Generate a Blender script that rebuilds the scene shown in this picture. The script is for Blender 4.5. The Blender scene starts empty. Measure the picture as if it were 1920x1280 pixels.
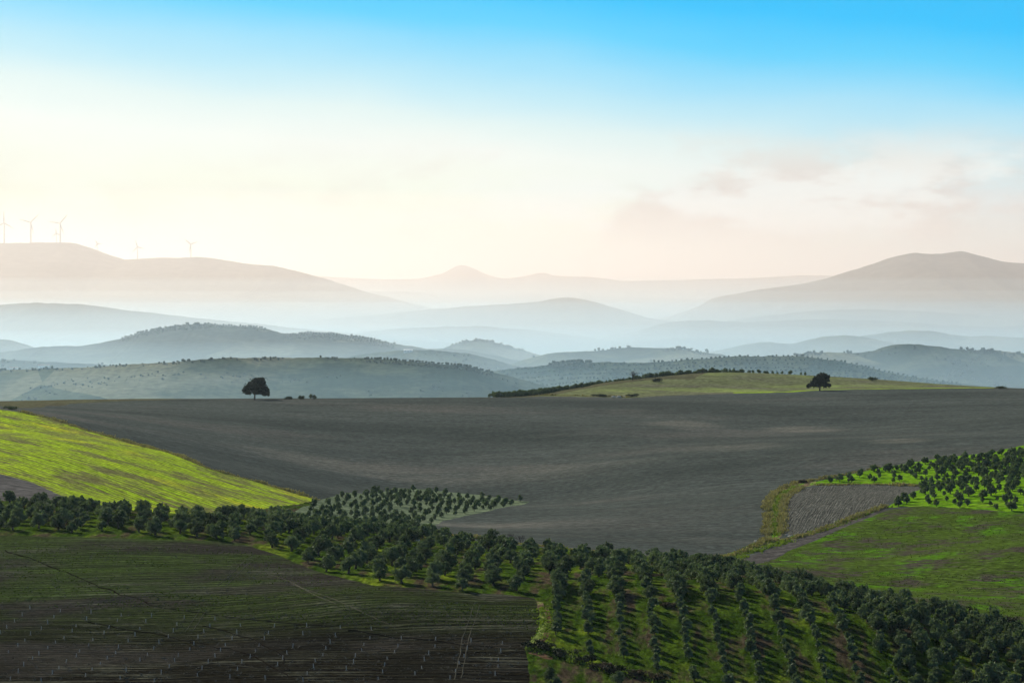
import bpy, math, random
import numpy as np
from mathutils import Vector

# ------------------------------------------------------------------ scene, camera, light
SC = bpy.context.scene
COL = SC.collection
RNG = np.random.default_rng(7)
random.seed(7)
F, W, H, HOR, CZ = 4533.0, 1920.0, 1280.0, 575.0, 80.0      # focal length and frame in photo pixels, horizon row, camera height
PITCH = math.atan((H / 2 - HOR) / F)

cam_d = bpy.data.cameras.new('camera')
cam_d.lens, cam_d.sensor_width = 85.0, 36.0
cam_d.clip_start, cam_d.clip_end = 1.0, 120000.0
cam = bpy.data.objects.new('camera', cam_d)
COL.objects.link(cam)
cam.location = (0, 0, CZ)
cam.rotation_euler = (math.pi / 2 - PITCH, 0, 0)
SC.camera = cam

SUN_EL, SUN_AZ = math.radians(28), math.radians(38)            # azimuth: to the left of the view direction
EXPOSURE = 0.75
SC.view_settings.view_transform = 'Standard'
SC.view_settings.look = 'None'
SC.view_settings.exposure = EXPOSURE
SC.view_settings.gamma = 1.0
SC.view_settings.use_curve_mapping = False
SC.cycles.volume_bounces = 1
SC.cycles.max_bounces = 6
SC.cycles.use_denoising = True

sun_d = bpy.data.lights.new('sun', 'SUN')
sun_d.energy, sun_d.angle, sun_d.color = 4.8, math.radians(0.6), (1.0, 0.92, 0.78)
sun = bpy.data.objects.new('sun', sun_d)
COL.objects.link(sun)
to_sun = Vector((-math.sin(SUN_AZ) * math.cos(SUN_EL), math.cos(SUN_AZ) * math.cos(SUN_EL), math.sin(SUN_EL)))
sun.rotation_euler = to_sun.to_track_quat('Z', 'Y').to_euler()
sun.location = (0, 0, 600)


class NT:
    """short-hand for building node trees"""
    def __init__(self, tree):
        self.t = tree

    def n(self, kind, props=None, **ins):
        nd = self.t.nodes.new(kind)
        for k, v in (props or {}).items():
            setattr(nd, k, v)
        for k, v in ins.items():
            key = int(k[1:]) if k[0] == 'i' and k[1:].isdigit() else k.replace('_', ' ')
            sock = nd.inputs[key]
            if isinstance(v, bpy.types.NodeSocket):
                self.t.links.new(v, sock)
            else:
                sock.default_value = v
        return nd

    def math(self, op, a, b=0.0, clamp=False):
        nd = self.n('ShaderNodeMath', {'operation': op, 'use_clamp': clamp}, i0=a, i1=b)
        return nd.outputs[0]

    def mix(self, fac, a, b, blend='MIX'):
        nd = self.n('ShaderNodeMixRGB', {'blend_type': blend}, i0=fac, i1=a, i2=b)
        return nd.outputs[0]

    def ramp(self, fac, stops):
        nd = self.n('ShaderNodeValToRGB', None, i0=fac)
        cr = nd.color_ramp
        while len(cr.elements) < len(stops):
            cr.elements.new(0.5)
        for e, (p, c) in zip(cr.elements, stops):
            e.position = p
            e.color = c if len(c) == 4 else (*c, 1)
        return nd.outputs[0]

    def smooth(self, v, lo, hi, to0=0.0, to1=1.0):
        nd = self.n('ShaderNodeMapRange', {'interpolation_type': 'SMOOTHSTEP', 'clamp': True}, i0=v, i1=lo, i2=hi, i3=to0, i4=to1)
        return nd.outputs[0]

    def link(self, a, b):
        self.t.links.new(a, b)


def rgb(c):
    return (c[0], c[1], c[2], 1.0)


# ------------------------------------------------------------------ sky
world = bpy.data.worlds.new('World')
SC.world = world
world.use_nodes = True
wt = world.node_tree
wt.nodes.clear()
w = NT(wt)
sky = w.n('ShaderNodeTexSky', {'sky_type': 'NISHITA', 'sun_disc': False, 'sun_elevation': SUN_EL, 'sun_rotation': -SUN_AZ,
                               'air_density': 1.0, 'dust_density': 1.5, 'ozone_density': 1.5})
nis = w.mix(1.0, sky.outputs[0], (0.05, 0.05, 0.05, 1), 'MULTIPLY')
tc = w.n('ShaderNodeTexCoord')
dirv = tc.outputs['Generated']
sep = w.n('ShaderNodeSeparateXYZ', None, i0=dirv)
dx, dy, dz = sep.outputs
azim = w.math('ARCTAN2', dx, dy)                                # 0 straight ahead, positive to the right
az_c = w.math('MINIMUM', w.math('MAXIMUM', azim, -0.35), 0.35)
big = w.n('ShaderNodeTexNoise', None, Vector=w.n('ShaderNodeMapping', None, Vector=dirv, Scale=(5, 5, 22)).outputs[0], Scale=1.0, Detail=3.0, Roughness=0.5)
wob = w.math('MULTIPLY', w.math('SUBTRACT', big.outputs[0], 0.5), 0.022)
el = w.math('ADD', w.math('ADD', dz, w.math('MULTIPLY', az_c, 0.09)), wob)
K = 1.0 / (2 ** EXPOSURE)
def sk(r, g, b, k=1.0):
    return (r * K * k, g * K * k, b * K * k)
t_el = w.smooth(el, 0.0, 0.5)
t_el = w.math('DIVIDE', w.math('MAXIMUM', el, 0.0), 0.5)
grad = w.ramp(t_el, [(0.0, sk(1.0, 0.83, 0.62)), (0.04, sk(1.0, 0.89, 0.68)), (0.085, sk(1.0, 0.97, 0.80)), (0.121, sk(0.97, 0.975, 0.89)),
                     (0.148, sk(0.80, 0.92, 0.89)), (0.174, sk(0.54, 0.83, 0.93)), (0.20, sk(0.32, 0.74, 0.97)), (0.228, sk(0.10, 0.64, 1.0)),
                     (0.26, sk(0.005, 0.54, 1.0)), (0.5, sk(0.01, 0.30, 0.80))])
# the haze band is greyer to the right, away from the sun
side = w.smooth(azim, -0.02, 0.26)
low = w.smooth(el, 0.11, 0.03)
grad = w.mix(w.math('MULTIPLY', side, low), grad, w.mix(1.0, grad, (0.76, 0.78, 0.86, 1), 'MULTIPLY'))
# soft clouds low over the right half of the horizon
cv = w.n('ShaderNodeMapping', None, Vector=dirv, Location=(3.1, 0.4, 1.7), Scale=(13, 13, 26)).outputs[0]
cn = w.n('ShaderNodeTexNoise', None, Vector=cv, Scale=1.0, Detail=12.0, Roughness=0.6, Distortion=0.3)
band = w.math('MULTIPLY', w.smooth(dz, 0.012, 0.036), w.smooth(dz, 0.078, 0.045))
cband = w.math('MULTIPLY', band, w.smooth(azim, -0.06, 0.07, 0.25, 1.0))
ea = w.math('DIVIDE', w.math('SUBTRACT', azim, 0.075), 0.13)
ee = w.math('DIVIDE', w.math('SUBTRACT', dz, 0.034), 0.022)
bank = w.math('MAXIMUM', w.math('SUBTRACT', 1.0, w.math('ADD', w.math('MULTIPLY', ea, ea), w.math('MULTIPLY', ee, ee))), 0.0)
cl = w.math('MULTIPLY', w.smooth(w.math('ADD', cn.outputs[0], w.math('MULTIPLY', bank, 0.10)), 0.47, 0.60), cband)
grad = w.mix(w.math('MULTIPLY', cl, 0.8), grad, rgb(sk(0.83, 0.67, 0.58)))
cn2 = w.n('ShaderNodeTexNoise', None, Vector=w.n('ShaderNodeMapping', None, Vector=dirv, Location=(0.7, 2.0, 5.1), Scale=(10, 10, 30)).outputs[0], Scale=1.0, Detail=8.0, Roughness=0.6)
lit = w.math('MULTIPLY', w.math('MULTIPLY', w.smooth(cn2.outputs[0], 0.50, 0.60), cband), 0.8)
grad = w.mix(lit, grad, rgb(sk(1.0, 0.97, 0.90)))
above = w.smooth(dz, 0.2, 0.6)
full = w.mix(above, grad, nis)
bg = w.n('ShaderNodeBackground', None, Color=full, Strength=1.0)
out = w.n('ShaderNodeOutputWorld')
w.link(bg.outputs[0], out.inputs[0])


# ------------------------------------------------------------------ geometry of the view, noise
SP, CP = math.sin(PITCH), math.cos(PITCH)
def ray(u, v):
    a, b = (u - W / 2) / F, (H / 2 - v) / F
    return a, CP + b * SP, -SP + b * CP
def at(u, v, Y):
    x, y, z = ray(u, v)
    return x / y * Y, Y, CZ + z / y * Y
def project(X, Y, Z):
    z = np.asarray(Z) - CZ
    d = np.asarray(Y) * CP - z * SP
    return W / 2 + F * np.asarray(X) / d, H / 2 - F * (np.asarray(Y) * SP + z * CP) / d

_tab = np.random.default_rng(11).random((512, 512))
def vnoise(x, y):
    xi, yi = np.floor(x).astype(int), np.floor(y).astype(int)
    fx, fy = x - xi, y - yi
    fx, fy = fx * fx * (3 - 2 * fx), fy * fy * (3 - 2 * fy)
    g = lambda i, j: _tab[i & 511, j & 511]
    return (g(xi, yi) * (1 - fx) + g(xi + 1, yi) * fx) * (1 - fy) + (g(xi, yi + 1) * (1 - fx) + g(xi + 1, yi + 1) * fx) * fy - 0.5
def fbm(x, y, octv=4, rough=0.5):
    x, y = np.asarray(x, float), np.asarray(y, float)
    s, a, t = 0, 1.0, 0
    for k in range(octv):
        s = s + a * vnoise(x * 2 ** k + 17.3 * k, y * 2 ** k + 9.1 * k)
        t += a
        a *= rough
    return s / t * 2

# ------------------------------------------------------------------ the terrain near the camera: a height field through known points
CTRL = [
    # photo column, row, distance
    (-300, 1280, 440), (0, 1280, 440), (350, 1280, 442), (700, 1280, 442), (1000, 1280, 446), (1300, 1280, 450), (1600, 1280, 455), (1900, 1280, 462), (2300, 1280, 470),
    (0, 1150, 500), (350, 1160, 494), (700, 1190, 478), (1000, 1200, 472), (1300, 1190, 479), (1600, 1200, 478), (1900, 1190, 512),
    (0, 1010, 573), (350, 1015, 570), (700, 1110, 504), (850, 1118, 503), (1000, 1115, 508), (1300, 1100, 516), (1600, 1130, 517), (1900, 1172, 535),
    (-300, 950, 640), (0, 950, 645), (350, 970, 625), (500, 1000, 605), (700, 1050, 560), (850, 1060, 558), (1000, 1060, 556), (1200, 1075, 548), (1500, 1104, 545),
    (700, 1000, 680), (1000, 1022, 660), (1250, 1048, 660), (1500, 1090, 610),
    (0, 905, 700), (0, 870, 745), (0, 815, 860), (0, 768, 1010), (300, 950, 715), (300, 900, 775), (300, 845, 890), (560, 945, 790), (450, 905, 830),
    (700, 975, 780), (700, 930, 920), (850, 985, 800), (850, 940, 940), (980, 942, 950), (750, 915, 990),
    (880, 870, 1060), (700, 850, 1090), (500, 840, 1060), (300, 800, 1080),
    (1000, 1000, 740), (1200, 1032, 700), (1200, 960, 830), (1200, 880, 990), (1200, 800, 1200), (850, 800, 1220), (500, 790, 1200), (150, 775, 1120),
    (1380, 1045, 700), (1450, 1010, 740), (1480, 910, 905), (1700, 910, 890), (1900, 900, 850), (1450, 1052, 692), (1650, 1100, 640), (1900, 1130, 600),
    (1900, 1050, 670), (1650, 1020, 720), (1900, 960, 765), (1700, 955, 785), (1900, 850, 960), (1600, 890, 930), (1900, 790, 1180), (1550, 810, 1190), (2300, 900, 860), (2300, 1100, 640),
    (2300, 790, 1180), (-300, 800, 900), (-300, 1150, 500),
    (-300, 752, 1330), (0, 758, 1310), (100, 752, 1350), (240, 748, 1390), (477, 748, 1390), (700, 747, 1400), (930, 746, 1420),
    (1200, 748, 1440), (1390, 740, 1480), (1530, 733, 1490), (1900, 731, 1490), (2300, 735, 1500),
    (960, 744.5, 1450), (1000, 741, 1500), (1050, 733, 1560), (1100, 725, 1610), (1190, 714, 1660), (1290, 707, 1720), (1290, 726, 1560), (1500, 710, 1740), (1640, 713, 1730), (1500, 723, 1600), (1760, 720, 1700), (1880, 727, 1660), (2100, 738, 1640),
]
WPT = [(x, 0, -4) for x in (-90, 0, 90)] + [(x, 110, -34) for x in (-130, 0, 130)] + [(x, 250, -74) for x in (-190, 0, 190)] + [(x, 340, -80) for x in (-200, -70, 70, 200)] + \
    [(x, 395, -75) for x in (-200, -70, 70, 200)] + [(-400, 1560, -72), (-250, 1580, -72), (-100, 1590, -72), (0, 1600, -72), (-400, 1900, -120), (-150, 1900, -120), (80, 1900, -118),
    (350, 1930, -90), (200, 1960, -92), (600, 1900, -95), (-400, 2300, -150), (0, 2300, -150), (400, 2300, -150), (700, 2300, -150), (-700, 2300, -150), (-600, 1500, -65), (700, 1600, -62),
    (30, 1640, -66)]
P = [at(*c) for c in CTRL] + [(x, y, z + CZ) for x, y, z in WPT]
P = np.array(P)
_S = 400.0
_c = P[:, :2] / _S
_A = np.zeros((len(P) + 3, len(P) + 3))
_r2 = ((_c[:, None] - _c[None]) ** 2).sum(-1)
_A[:len(P), :len(P)] = 0.5 * _r2 * np.log(_r2 + 1e-12) + np.eye(len(P)) * 2e-4
_A[:len(P), len(P)] = 1
_A[:len(P), len(P) + 1:] = _c
_A[len(P):, :len(P)] = _A[:len(P), len(P):].T
_w = np.linalg.solve(_A, np.concatenate([P[:, 2], np.zeros(3)]))
def height_exact(X, Y):
    X, Y = np.asarray(X, float).ravel(), np.asarray(Y, float).ravel()
    o = np.empty(len(X))
    for s in range(0, len(X), 40000):
        q = np.stack([X[s:s + 40000], Y[s:s + 40000]], 1) / _S
        r2 = (q[:, None, 0] - _c[None, :, 0]) ** 2 + (q[:, None, 1] - _c[None, :, 1]) ** 2
        o[s:s + 40000] = (0.5 * r2 * np.log(r2 + 1e-12)) @ _w[:len(P)] + _w[len(P)] + q @ _w[len(P) + 1:]
    calm = 1 - 0.8 * np.clip((Y - 1250) / 150, 0, 1)            # the crest keeps its surveyed line
    return o + calm * (0.7 * fbm(X / 45, Y / 45, 3) + 0.9 * fbm(X / 130 + 3, Y / 130, 2)) + 0.10 * fbm(X / 7, Y / 3.5, 3)
GX0, GY0, GS = -720.0, -60.0, 4.0
gx, gy = np.arange(GX0, 724, GS), np.arange(GY0, 2344, GS)
GZ = height_exact(*[a.ravel() for a in np.meshgrid(gx, gy)]).reshape(len(gy), len(gx))
def height(X, Y):
    a = np.clip((np.asarray(X, float) - GX0) / GS, 0, len(gx) - 1.001)
    b = np.clip((np.asarray(Y, float) - GY0) / GS, 0, len(gy) - 1.001)
    i, j = a.astype(int), b.astype(int)
    fa, fb = a - i, b - j
    return (GZ[j, i] * (1 - fa) + GZ[j, i + 1] * fa) * (1 - fb) + (GZ[j + 1, i] * (1 - fa) + GZ[j + 1, i + 1] * fa) * fb
_ys = np.arange(400, 2000, 0.8)
def ground(u, v):
    """where the sight line through a photo pixel meets the terrain"""
    x, y, z = ray(u, v)
    zr = CZ + z / y * _ys
    hit = np.nonzero(zr <= height(x / y * _ys, _ys))[0]
    Y = _ys[hit[0]] if len(hit) else 1700.0
    return x / y * Y, Y
def poly(pts):
    return np.array([ground(*p) if len(p) == 2 else (p[1], p[2]) for p in pts])
def sdf(pg, X, Y):
    d = np.full(X.shape, 1e18)
    ins = np.zeros(X.shape, bool)
    n = len(pg)
    for k in range(n):
        ax, ay = pg[k]
        bx, by = pg[(k + 1) % n]
        ex, ey = bx - ax, by - ay
        t = np.clip(((X - ax) * ex + (Y - ay) * ey) / (ex * ex + ey * ey + 1e-9), 0, 1)
        d = np.minimum(d, (X - ax - t * ex) ** 2 + (Y - ay - t * ey) ** 2)
        if ay != by:
            c = ((ay > Y) != (by > Y)) & (X < (bx - ax) * (Y - ay) / (by - ay) + ax)
            ins ^= c
    return np.where(ins, 1, -1) * np.sqrt(d)
def in_px(pg, u, v):
    return sdf(np.array(pg, float), np.atleast_1d(np.asarray(u, float)), np.atleast_1d(np.asarray(v, float))) > 0
def visible(X, Y, Z):
    ts = np.linspace(0.2, 0.985, 400)
    return bool(np.all(CZ + (Z - CZ) * ts > height(X * ts, Y * ts) - 0.2))


# ------------------------------------------------------------------ object helpers
def tag(o, label=None, cat=None, group=None, kind=None):
    for k, v in (('label', label), ('category', cat), ('group', group), ('kind', kind)):
        if v:
            o[k] = v
    return o
def link(name, me, parent=None, loc=None):
    o = bpy.data.objects.new(name, me)
    COL.objects.link(o)
    if parent:
        o.parent = parent
    if loc is not None:
        o.location = loc
    return o
def empty(name, loc, rz=0.0, sc=1.0):
    o = link(name, None, None, loc)
    o.rotation_euler = (0, 0, rz)
    o.scale = (sc, sc, sc)
    return o
def mesh(name, V, FA, mat, tone=None, smooth=False):
    """V (n,3); FA an (m,k) array or a list of index lists"""
    me = bpy.data.meshes.new(name)
    V = np.asarray(V, np.float32)
    if isinstance(FA, np.ndarray):
        cnt = np.full(len(FA), FA.shape[1], np.int32)
        idx = FA.ravel().astype(np.int32)
    else:
        cnt = np.array([len(f) for f in FA], np.int32)
        idx = np.array([i for f in FA for i in f], np.int32)
    me.vertices.add(len(V))
    me.vertices.foreach_set('co', V.ravel())
    me.loops.add(len(idx))
    me.loops.foreach_set('vertex_index', idx)
    me.polygons.add(len(cnt))
    me.polygons.foreach_set('loop_start', np.concatenate([[0], np.cumsum(cnt)[:-1]]).astype(np.int32))
    me.polygons.foreach_set('use_smooth', np.full(len(cnt), smooth))
    if tone is not None:
        a = me.attributes.new('tone', 'FLOAT', 'FACE')
        a.data.foreach_set('value', np.asarray(tone, np.float32))
    me.materials.append(mat)
    me.update(calc_edges=True)
    return me
class Geo:
    """collects pieces of geometry"""
    def __init__(self):
        self.V, self.F, self.n = [], [], 0
    def add(self, V, FA):
        self.V.append(np.asarray(V, float))
        self.F += [[i + self.n for i in f] for f in FA]
        self.n += len(V)
        return self
    def tube(self, pts, rad, k=6, cap=True):
        pts = [Vector(p) for p in pts]
        V, FA = [], []
        for i, p in enumerate(pts):
            d = (pts[min(i + 1, len(pts) - 1)] - pts[max(i - 1, 0)]).normalized()
            a = d.orthogonal().normalized()
            b = d.cross(a)
            for j in range(k):
                th = 2 * math.pi * j / k
                V.append(p + (a * math.cos(th) + b * math.sin(th)) * rad[i])
        for i in range(len(pts) - 1):
            for j in range(k):
                FA.append([i * k + j, i * k + (j + 1) % k, (i + 1) * k + (j + 1) % k, (i + 1) * k + j])
        if cap:
            FA += [list(range(k))[::-1], [(len(pts) - 1) * k + j for j in range(k)]]
        return self.add([tuple(v) for v in V], FA)
    def box(self, x0, x1, y0, y1, z0, z1):
        V = [(x, y, z) for z in (z0, z1) for y in (y0, y1) for x in (x0, x1)]
        return self.add(V, [[0, 2, 3, 1], [4, 5, 7, 6], [0, 1, 5, 4], [2, 6, 7, 3], [0, 4, 6, 2], [1, 3, 7, 5]])
    def mesh(self, name, mat, smooth=False):
        return mesh(name, np.concatenate(self.V), self.F, mat, None, smooth)


# ------------------------------------------------------------------ materials
def new_mat(name):
    m = bpy.data.materials.new(name)
    m.use_nodes = True
    m.node_tree.nodes.clear()
    return m, NT(m.node_tree)
def finish(m, n, col, rough=0.9, normal=None, spec=0.15):
    b = n.n('ShaderNodeBsdfPrincipled', None, Base_Color=col, Roughness=rough)
    b.inputs['Specular IOR Level'].default_value = spec
    if normal is not None:
        n.link(normal, b.inputs['Normal'])
    o = n.n('ShaderNodeOutputMaterial')
    n.link(b.outputs[0], o.inputs[0])
    return m
def plain(name, c, rough=0.8, var=0.25, scale=2.0, spec=0.0):
    m, n = new_mat(name)
    pos = n.n('ShaderNodeNewGeometry').outputs['Position']
    t = n.n('ShaderNodeTexNoise', None, Vector=pos, Scale=scale, Detail=4.0)
    col = n.mix(t.outputs[0], rgb([x * (1 - var) for x in c]), rgb([min(1, x * (1 + var)) for x in c]))
    return finish(m, n, col, rough, None, spec)
def field_mat(name, c1, c2, c3=None, ang=0.0, st=(0.03, 0.8), patch=0.02, thr=(0.5, 0.6), fine=0.8, bump=0.35, c4=None, patch4=0.006, thr4=(0.52, 0.62), rows=None, splits=None, stretch4=1.0, pst=2.5, micro=1.0, sun_spots=None):
    """soil or grass: two tones in streaks along the working direction, worn patches of c3, broad patches of c4"""
    m, n = new_mat(name)
    pos = n.n('ShaderNodeNewGeometry').outputs['Position']
    rot = n.n('ShaderNodeMapping', None, Vector=pos, Rotation=(0, 0, -ang)).outputs[0]
    sv = n.n('ShaderNodeMapping', None, Vector=rot, Scale=(st[0], st[1], 0.0)).outputs[0]
    streak = n.n('ShaderNodeTexNoise', None, Vector=sv, Scale=1.0, Detail=5.0, Roughness=0.6).outputs[0]
    fn = n.n('ShaderNodeTexNoise', None, Vector=n.n('ShaderNodeMapping', None, Vector=rot, Scale=(fine * 0.6, fine, 0.2)).outputs[0], Scale=1.0, Detail=6.0, Roughness=0.65).outputs[0]
    col = n.mix(n.smooth(streak, 0.36, 0.64), rgb(c1), rgb(c2))
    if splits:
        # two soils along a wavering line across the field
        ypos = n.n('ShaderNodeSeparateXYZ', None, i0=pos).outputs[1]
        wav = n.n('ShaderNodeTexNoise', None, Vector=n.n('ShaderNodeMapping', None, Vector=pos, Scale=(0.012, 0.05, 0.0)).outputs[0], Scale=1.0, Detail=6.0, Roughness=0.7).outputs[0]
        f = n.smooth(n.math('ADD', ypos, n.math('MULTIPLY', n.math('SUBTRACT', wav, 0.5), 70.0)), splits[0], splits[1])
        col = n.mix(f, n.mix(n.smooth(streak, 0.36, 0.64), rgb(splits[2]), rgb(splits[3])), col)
    if c4:
        pb = n.n('ShaderNodeTexNoise', None, Vector=n.n('ShaderNodeMapping', None, Vector=rot, Scale=(patch4, patch4 * 2.2 * stretch4, 0.0)).outputs[0], Scale=1.0, Detail=5.0, Roughness=0.6).outputs[0]
        col = n.mix(n.smooth(pb, *thr4), col, rgb(c4))
    if sun_spots:
        # sun through cloud breaks, painted as pale ragged patches at set places
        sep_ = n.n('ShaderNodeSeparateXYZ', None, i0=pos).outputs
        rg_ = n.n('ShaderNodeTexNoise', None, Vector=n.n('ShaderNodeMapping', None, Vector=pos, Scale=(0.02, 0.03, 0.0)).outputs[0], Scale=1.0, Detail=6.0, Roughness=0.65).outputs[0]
        for sx_, sy_, rx_, ry_, k_ in sun_spots[1]:
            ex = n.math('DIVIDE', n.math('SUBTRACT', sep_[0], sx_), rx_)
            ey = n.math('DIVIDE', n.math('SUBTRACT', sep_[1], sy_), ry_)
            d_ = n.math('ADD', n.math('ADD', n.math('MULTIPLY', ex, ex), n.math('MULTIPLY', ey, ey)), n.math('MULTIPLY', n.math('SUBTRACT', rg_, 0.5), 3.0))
            col = n.mix(n.smooth(d_, 1.3, -0.4, 0.0, k_), col, rgb(sun_spots[0]))
    if c3:
        pn = n.n('ShaderNodeTexNoise', None, Vector=n.n('ShaderNodeMapping', None, Vector=rot, Location=(5.3, 2.2, 0), Scale=(patch, patch * pst, 0.0)).outputs[0], Scale=1.0, Detail=8.0, Roughness=0.7).outputs[0]
        mixp = n.math('ADD', n.math('MULTIPLY', pn, 0.6), n.math('MULTIPLY', streak, 0.4))
        col = n.mix(n.smooth(mixp, *thr), col, rgb(c3))
    hgt = n.math('ADD', n.math('MULTIPLY', streak, 0.5), fn)
    if rows:
        wv = n.n('ShaderNodeTexWave', {'wave_type': 'BANDS', 'bands_direction': 'Y', 'wave_profile': 'SIN'}, Vector=n.n('ShaderNodeMapping', None, Vector=rot, Scale=(0.12, 1.0, 0.0)).outputs[0],
                 Scale=rows[0], Distortion=rows[3] if len(rows) > 3 else 4.0, Detail=3.0, Detail_Scale=1.2).outputs[1]
        col = n.mix(n.math('MULTIPLY', n.smooth(wv, 0.55, 0.9), rows[1]), col, rgb(rows[2]))
        hgt = n.math('ADD', hgt, n.math('MULTIPLY', wv, -0.35))
    s2 = n.n('ShaderNodeTexNoise', None, Vector=n.n('ShaderNodeMapping', None, Vector=rot, Location=(1.7, 3.1, 0), Scale=(st[0] * 4, st[1] * 3.2, 0.0)).outputs[0], Scale=1.0, Detail=4.0, Roughness=0.7).outputs[0]
    q = lambda v_: (1 + (v_ - 1) * micro,) * 3
    col = n.mix(1.0, col, n.ramp(fn, [(0.28, q(0.36)), (0.5, q(0.97)), (0.74, q(1.75))]), 'MULTIPLY')
    col = n.mix(1.0, col, n.ramp(s2, [(0.30, q(0.5)), (0.5, q(1.0)), (0.70, q(1.55))]), 'MULTIPLY')
    bp = n.n('ShaderNodeBump', None, Strength=bump, Distance=0.5, Height=hgt)
    return finish(m, n, col, 1.0, bp.outputs[0], 0.0)
def leaf_mat(name, dark, light, trans=0.2, rnd=0.5):
    m, n = new_mat(name)
    tn = n.n('ShaderNodeAttribute', {'attribute_name': 'tone'}).outputs['Fac']
    oi = n.n('ShaderNodeObjectInfo').outputs['Random']
    f = n.math('ADD', n.math('MULTIPLY', tn, 1 - rnd), n.math('MULTIPLY', oi, rnd))
    col = n.mix(f, rgb(dark), rgb(light))
    b = n.n('ShaderNodeBsdfPrincipled', None, Base_Color=col, Roughness=0.8)
    b.inputs['Specular IOR Level'].default_value = 0.06
    tr = n.n('ShaderNodeBsdfTranslucent', None, Color=n.mix(1.0, col, (1.2, 1.3, 0.5, 1), 'MULTIPLY'))
    mx = n.n('ShaderNodeMixShader', None, i0=trans, i1=b.outputs[0], i2=tr.outputs[0])
    o = n.n('ShaderNodeOutputMaterial')
    n.link(mx.outputs[0], o.inputs[0])
    return m
def hill_mat(name, c1, c2, c3, s=0.006):
    m, n = new_mat(name)
    pos = n.n('ShaderNodeNewGeometry').outputs['Position']
    a = n.n('ShaderNodeTexNoise', None, Vector=pos, Scale=s, Detail=8.0, Roughness=0.65, Distortion=0.4).outputs[0]
    b_ = n.n('ShaderNodeTexNoise', None, Vector=pos, Scale=s * 0.35, Detail=4.0, Roughness=0.5).outputs[0]
    c_ = n.n('ShaderNodeTexNoise', None, Vector=pos, Scale=s * 12, Detail=4.0, Roughness=0.6).outputs[0]
    col = n.mix(n.smooth(a, 0.42, 0.6), rgb(c1), rgb(c2))
    vo = n.n('ShaderNodeTexVoronoi', {'feature': 'F1'}, Vector=n.n('ShaderNodeMapping', None, Vector=pos, Scale=(s * 0.8, s * 0.35, 0)).outputs[0], Scale=1.0).outputs['Color']
    pk = n.n('ShaderNodeSeparateColor', None, i0=vo).outputs[0]
    col = n.mix(n.math('MULTIPLY', n.smooth(pk, 0.62, 0.68), n.smooth(b_, 0.45, 0.55)), col, rgb(c3))
    col = n.mix(1.0, col, n.ramp(c_, [(0.3, (0.6, 0.6, 0.6)), (0.7, (1.35, 1.35, 1.35))]), 'MULTIPLY')
    bp = n.n('ShaderNodeBump', None, Strength=0.5, Distance=12.0, Height=a)
    return finish(m, n, col, 1.0, bp.outputs[0], 0.0)


def wang(p, q):
    a, b = ground(*p), ground(*q)
    return math.atan2(b[1] - a[1], b[0] - a[0])

ANG_A = wang((60, 800), (480, 905))
def sun_spot(u, v, rx, ry, k):
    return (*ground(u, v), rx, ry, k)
SUN_SPOTS = [sun_spot(1690, 826, 17, 22, 0.85), sun_spot(1290, 796, 22, 30, 0.5), sun_spot(1510, 806, 24, 26, 0.55), sun_spot(1390, 838, 30, 25, 0.4), sun_spot(900, 985, 40, 16, 0.35), sun_spot(1180, 1012, 45, 12, 0.4), sun_spot(640, 872, 60, 30, 0.35), sun_spot(980, 890, 60, 30, 0.25)]
M_PLOUGH = field_mat('ploughed soil', (0.039, 0.046, 0.042), (0.078, 0.088, 0.078), (0.038, 0.045, 0.040), 0.0, (0.03, 0.5), 0.0035, (0.46, 0.60), 0.7, 1.0, c4=(0.088, 0.086, 0.076), patch4=0.006, thr4=(0.48, 0.74), stretch4=0.9, micro=0.8, sun_spots=((0.16, 0.152, 0.125), SUN_SPOTS))
M_GREEN = field_mat('young yellow green crop', (0.22, 0.345, 0.012), (0.33, 0.44, 0.016), (0.13, 0.125, 0.05), ANG_A, (0.03, 0.45), 0.025, (0.475, 0.56), 0.9, 0.5, c4=(0.40, 0.41, 0.02), patch4=0.012, rows=(0.10, 0.85, (0.12, 0.13, 0.03), 7.0))
M_FALLOW = field_mat('grey fallow soil', (0.065, 0.062, 0.060), (0.10, 0.095, 0.088), None, 0.3, (0.03, 0.4), 0.02, (0.5, 0.6), 0.5, 0.4)
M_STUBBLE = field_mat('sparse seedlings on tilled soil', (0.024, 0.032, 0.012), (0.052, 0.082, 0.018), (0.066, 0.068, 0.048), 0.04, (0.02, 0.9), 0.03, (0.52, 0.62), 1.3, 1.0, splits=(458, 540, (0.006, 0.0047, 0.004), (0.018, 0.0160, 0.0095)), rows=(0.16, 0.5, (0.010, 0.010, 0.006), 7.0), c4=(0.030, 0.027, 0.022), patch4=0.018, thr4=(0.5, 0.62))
M_GROVE = field_mat('grove grass and earth', (0.020, 0.042, 0.004), (0.050, 0.084, 0.007), (0.050, 0.038, 0.024), 1.5, (0.05, 0.25), 0.045, (0.49, 0.58), 0.9, 0.8, c4=(0.11, 0.15, 0.012), patch4=0.03, thr4=(0.53, 0.66))
M_GROVE_F = field_mat('pale grove grass', (0.075, 0.10, 0.060), (0.12, 0.15, 0.088), (0.10, 0.10, 0.07), 0.2, (0.02, 0.25), 0.03, (0.54, 0.66), 0.7, 0.3)
M_GROVE_H = field_mat('bright grove grass', (0.065, 0.155, 0.005), (0.13, 0.25, 0.008), (0.07, 0.09, 0.02), 0.0, (0.03, 0.25), 0.04, (0.54, 0.64), 0.8, 0.5)
M_PATCHY = field_mat('patchy weeds on tilled soil', (0.036, 0.056, 0.010), (0.062, 0.105, 0.012), (0.050, 0.044, 0.032), -0.3, (0.12, 0.4), 0.05, (0.49, 0.56), 0.9, 1.0, c4=(0.058, 0.135, 0.007), patch4=0.06, thr4=(0.54, 0.62), stretch4=0.4, pst=0.9)
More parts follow.
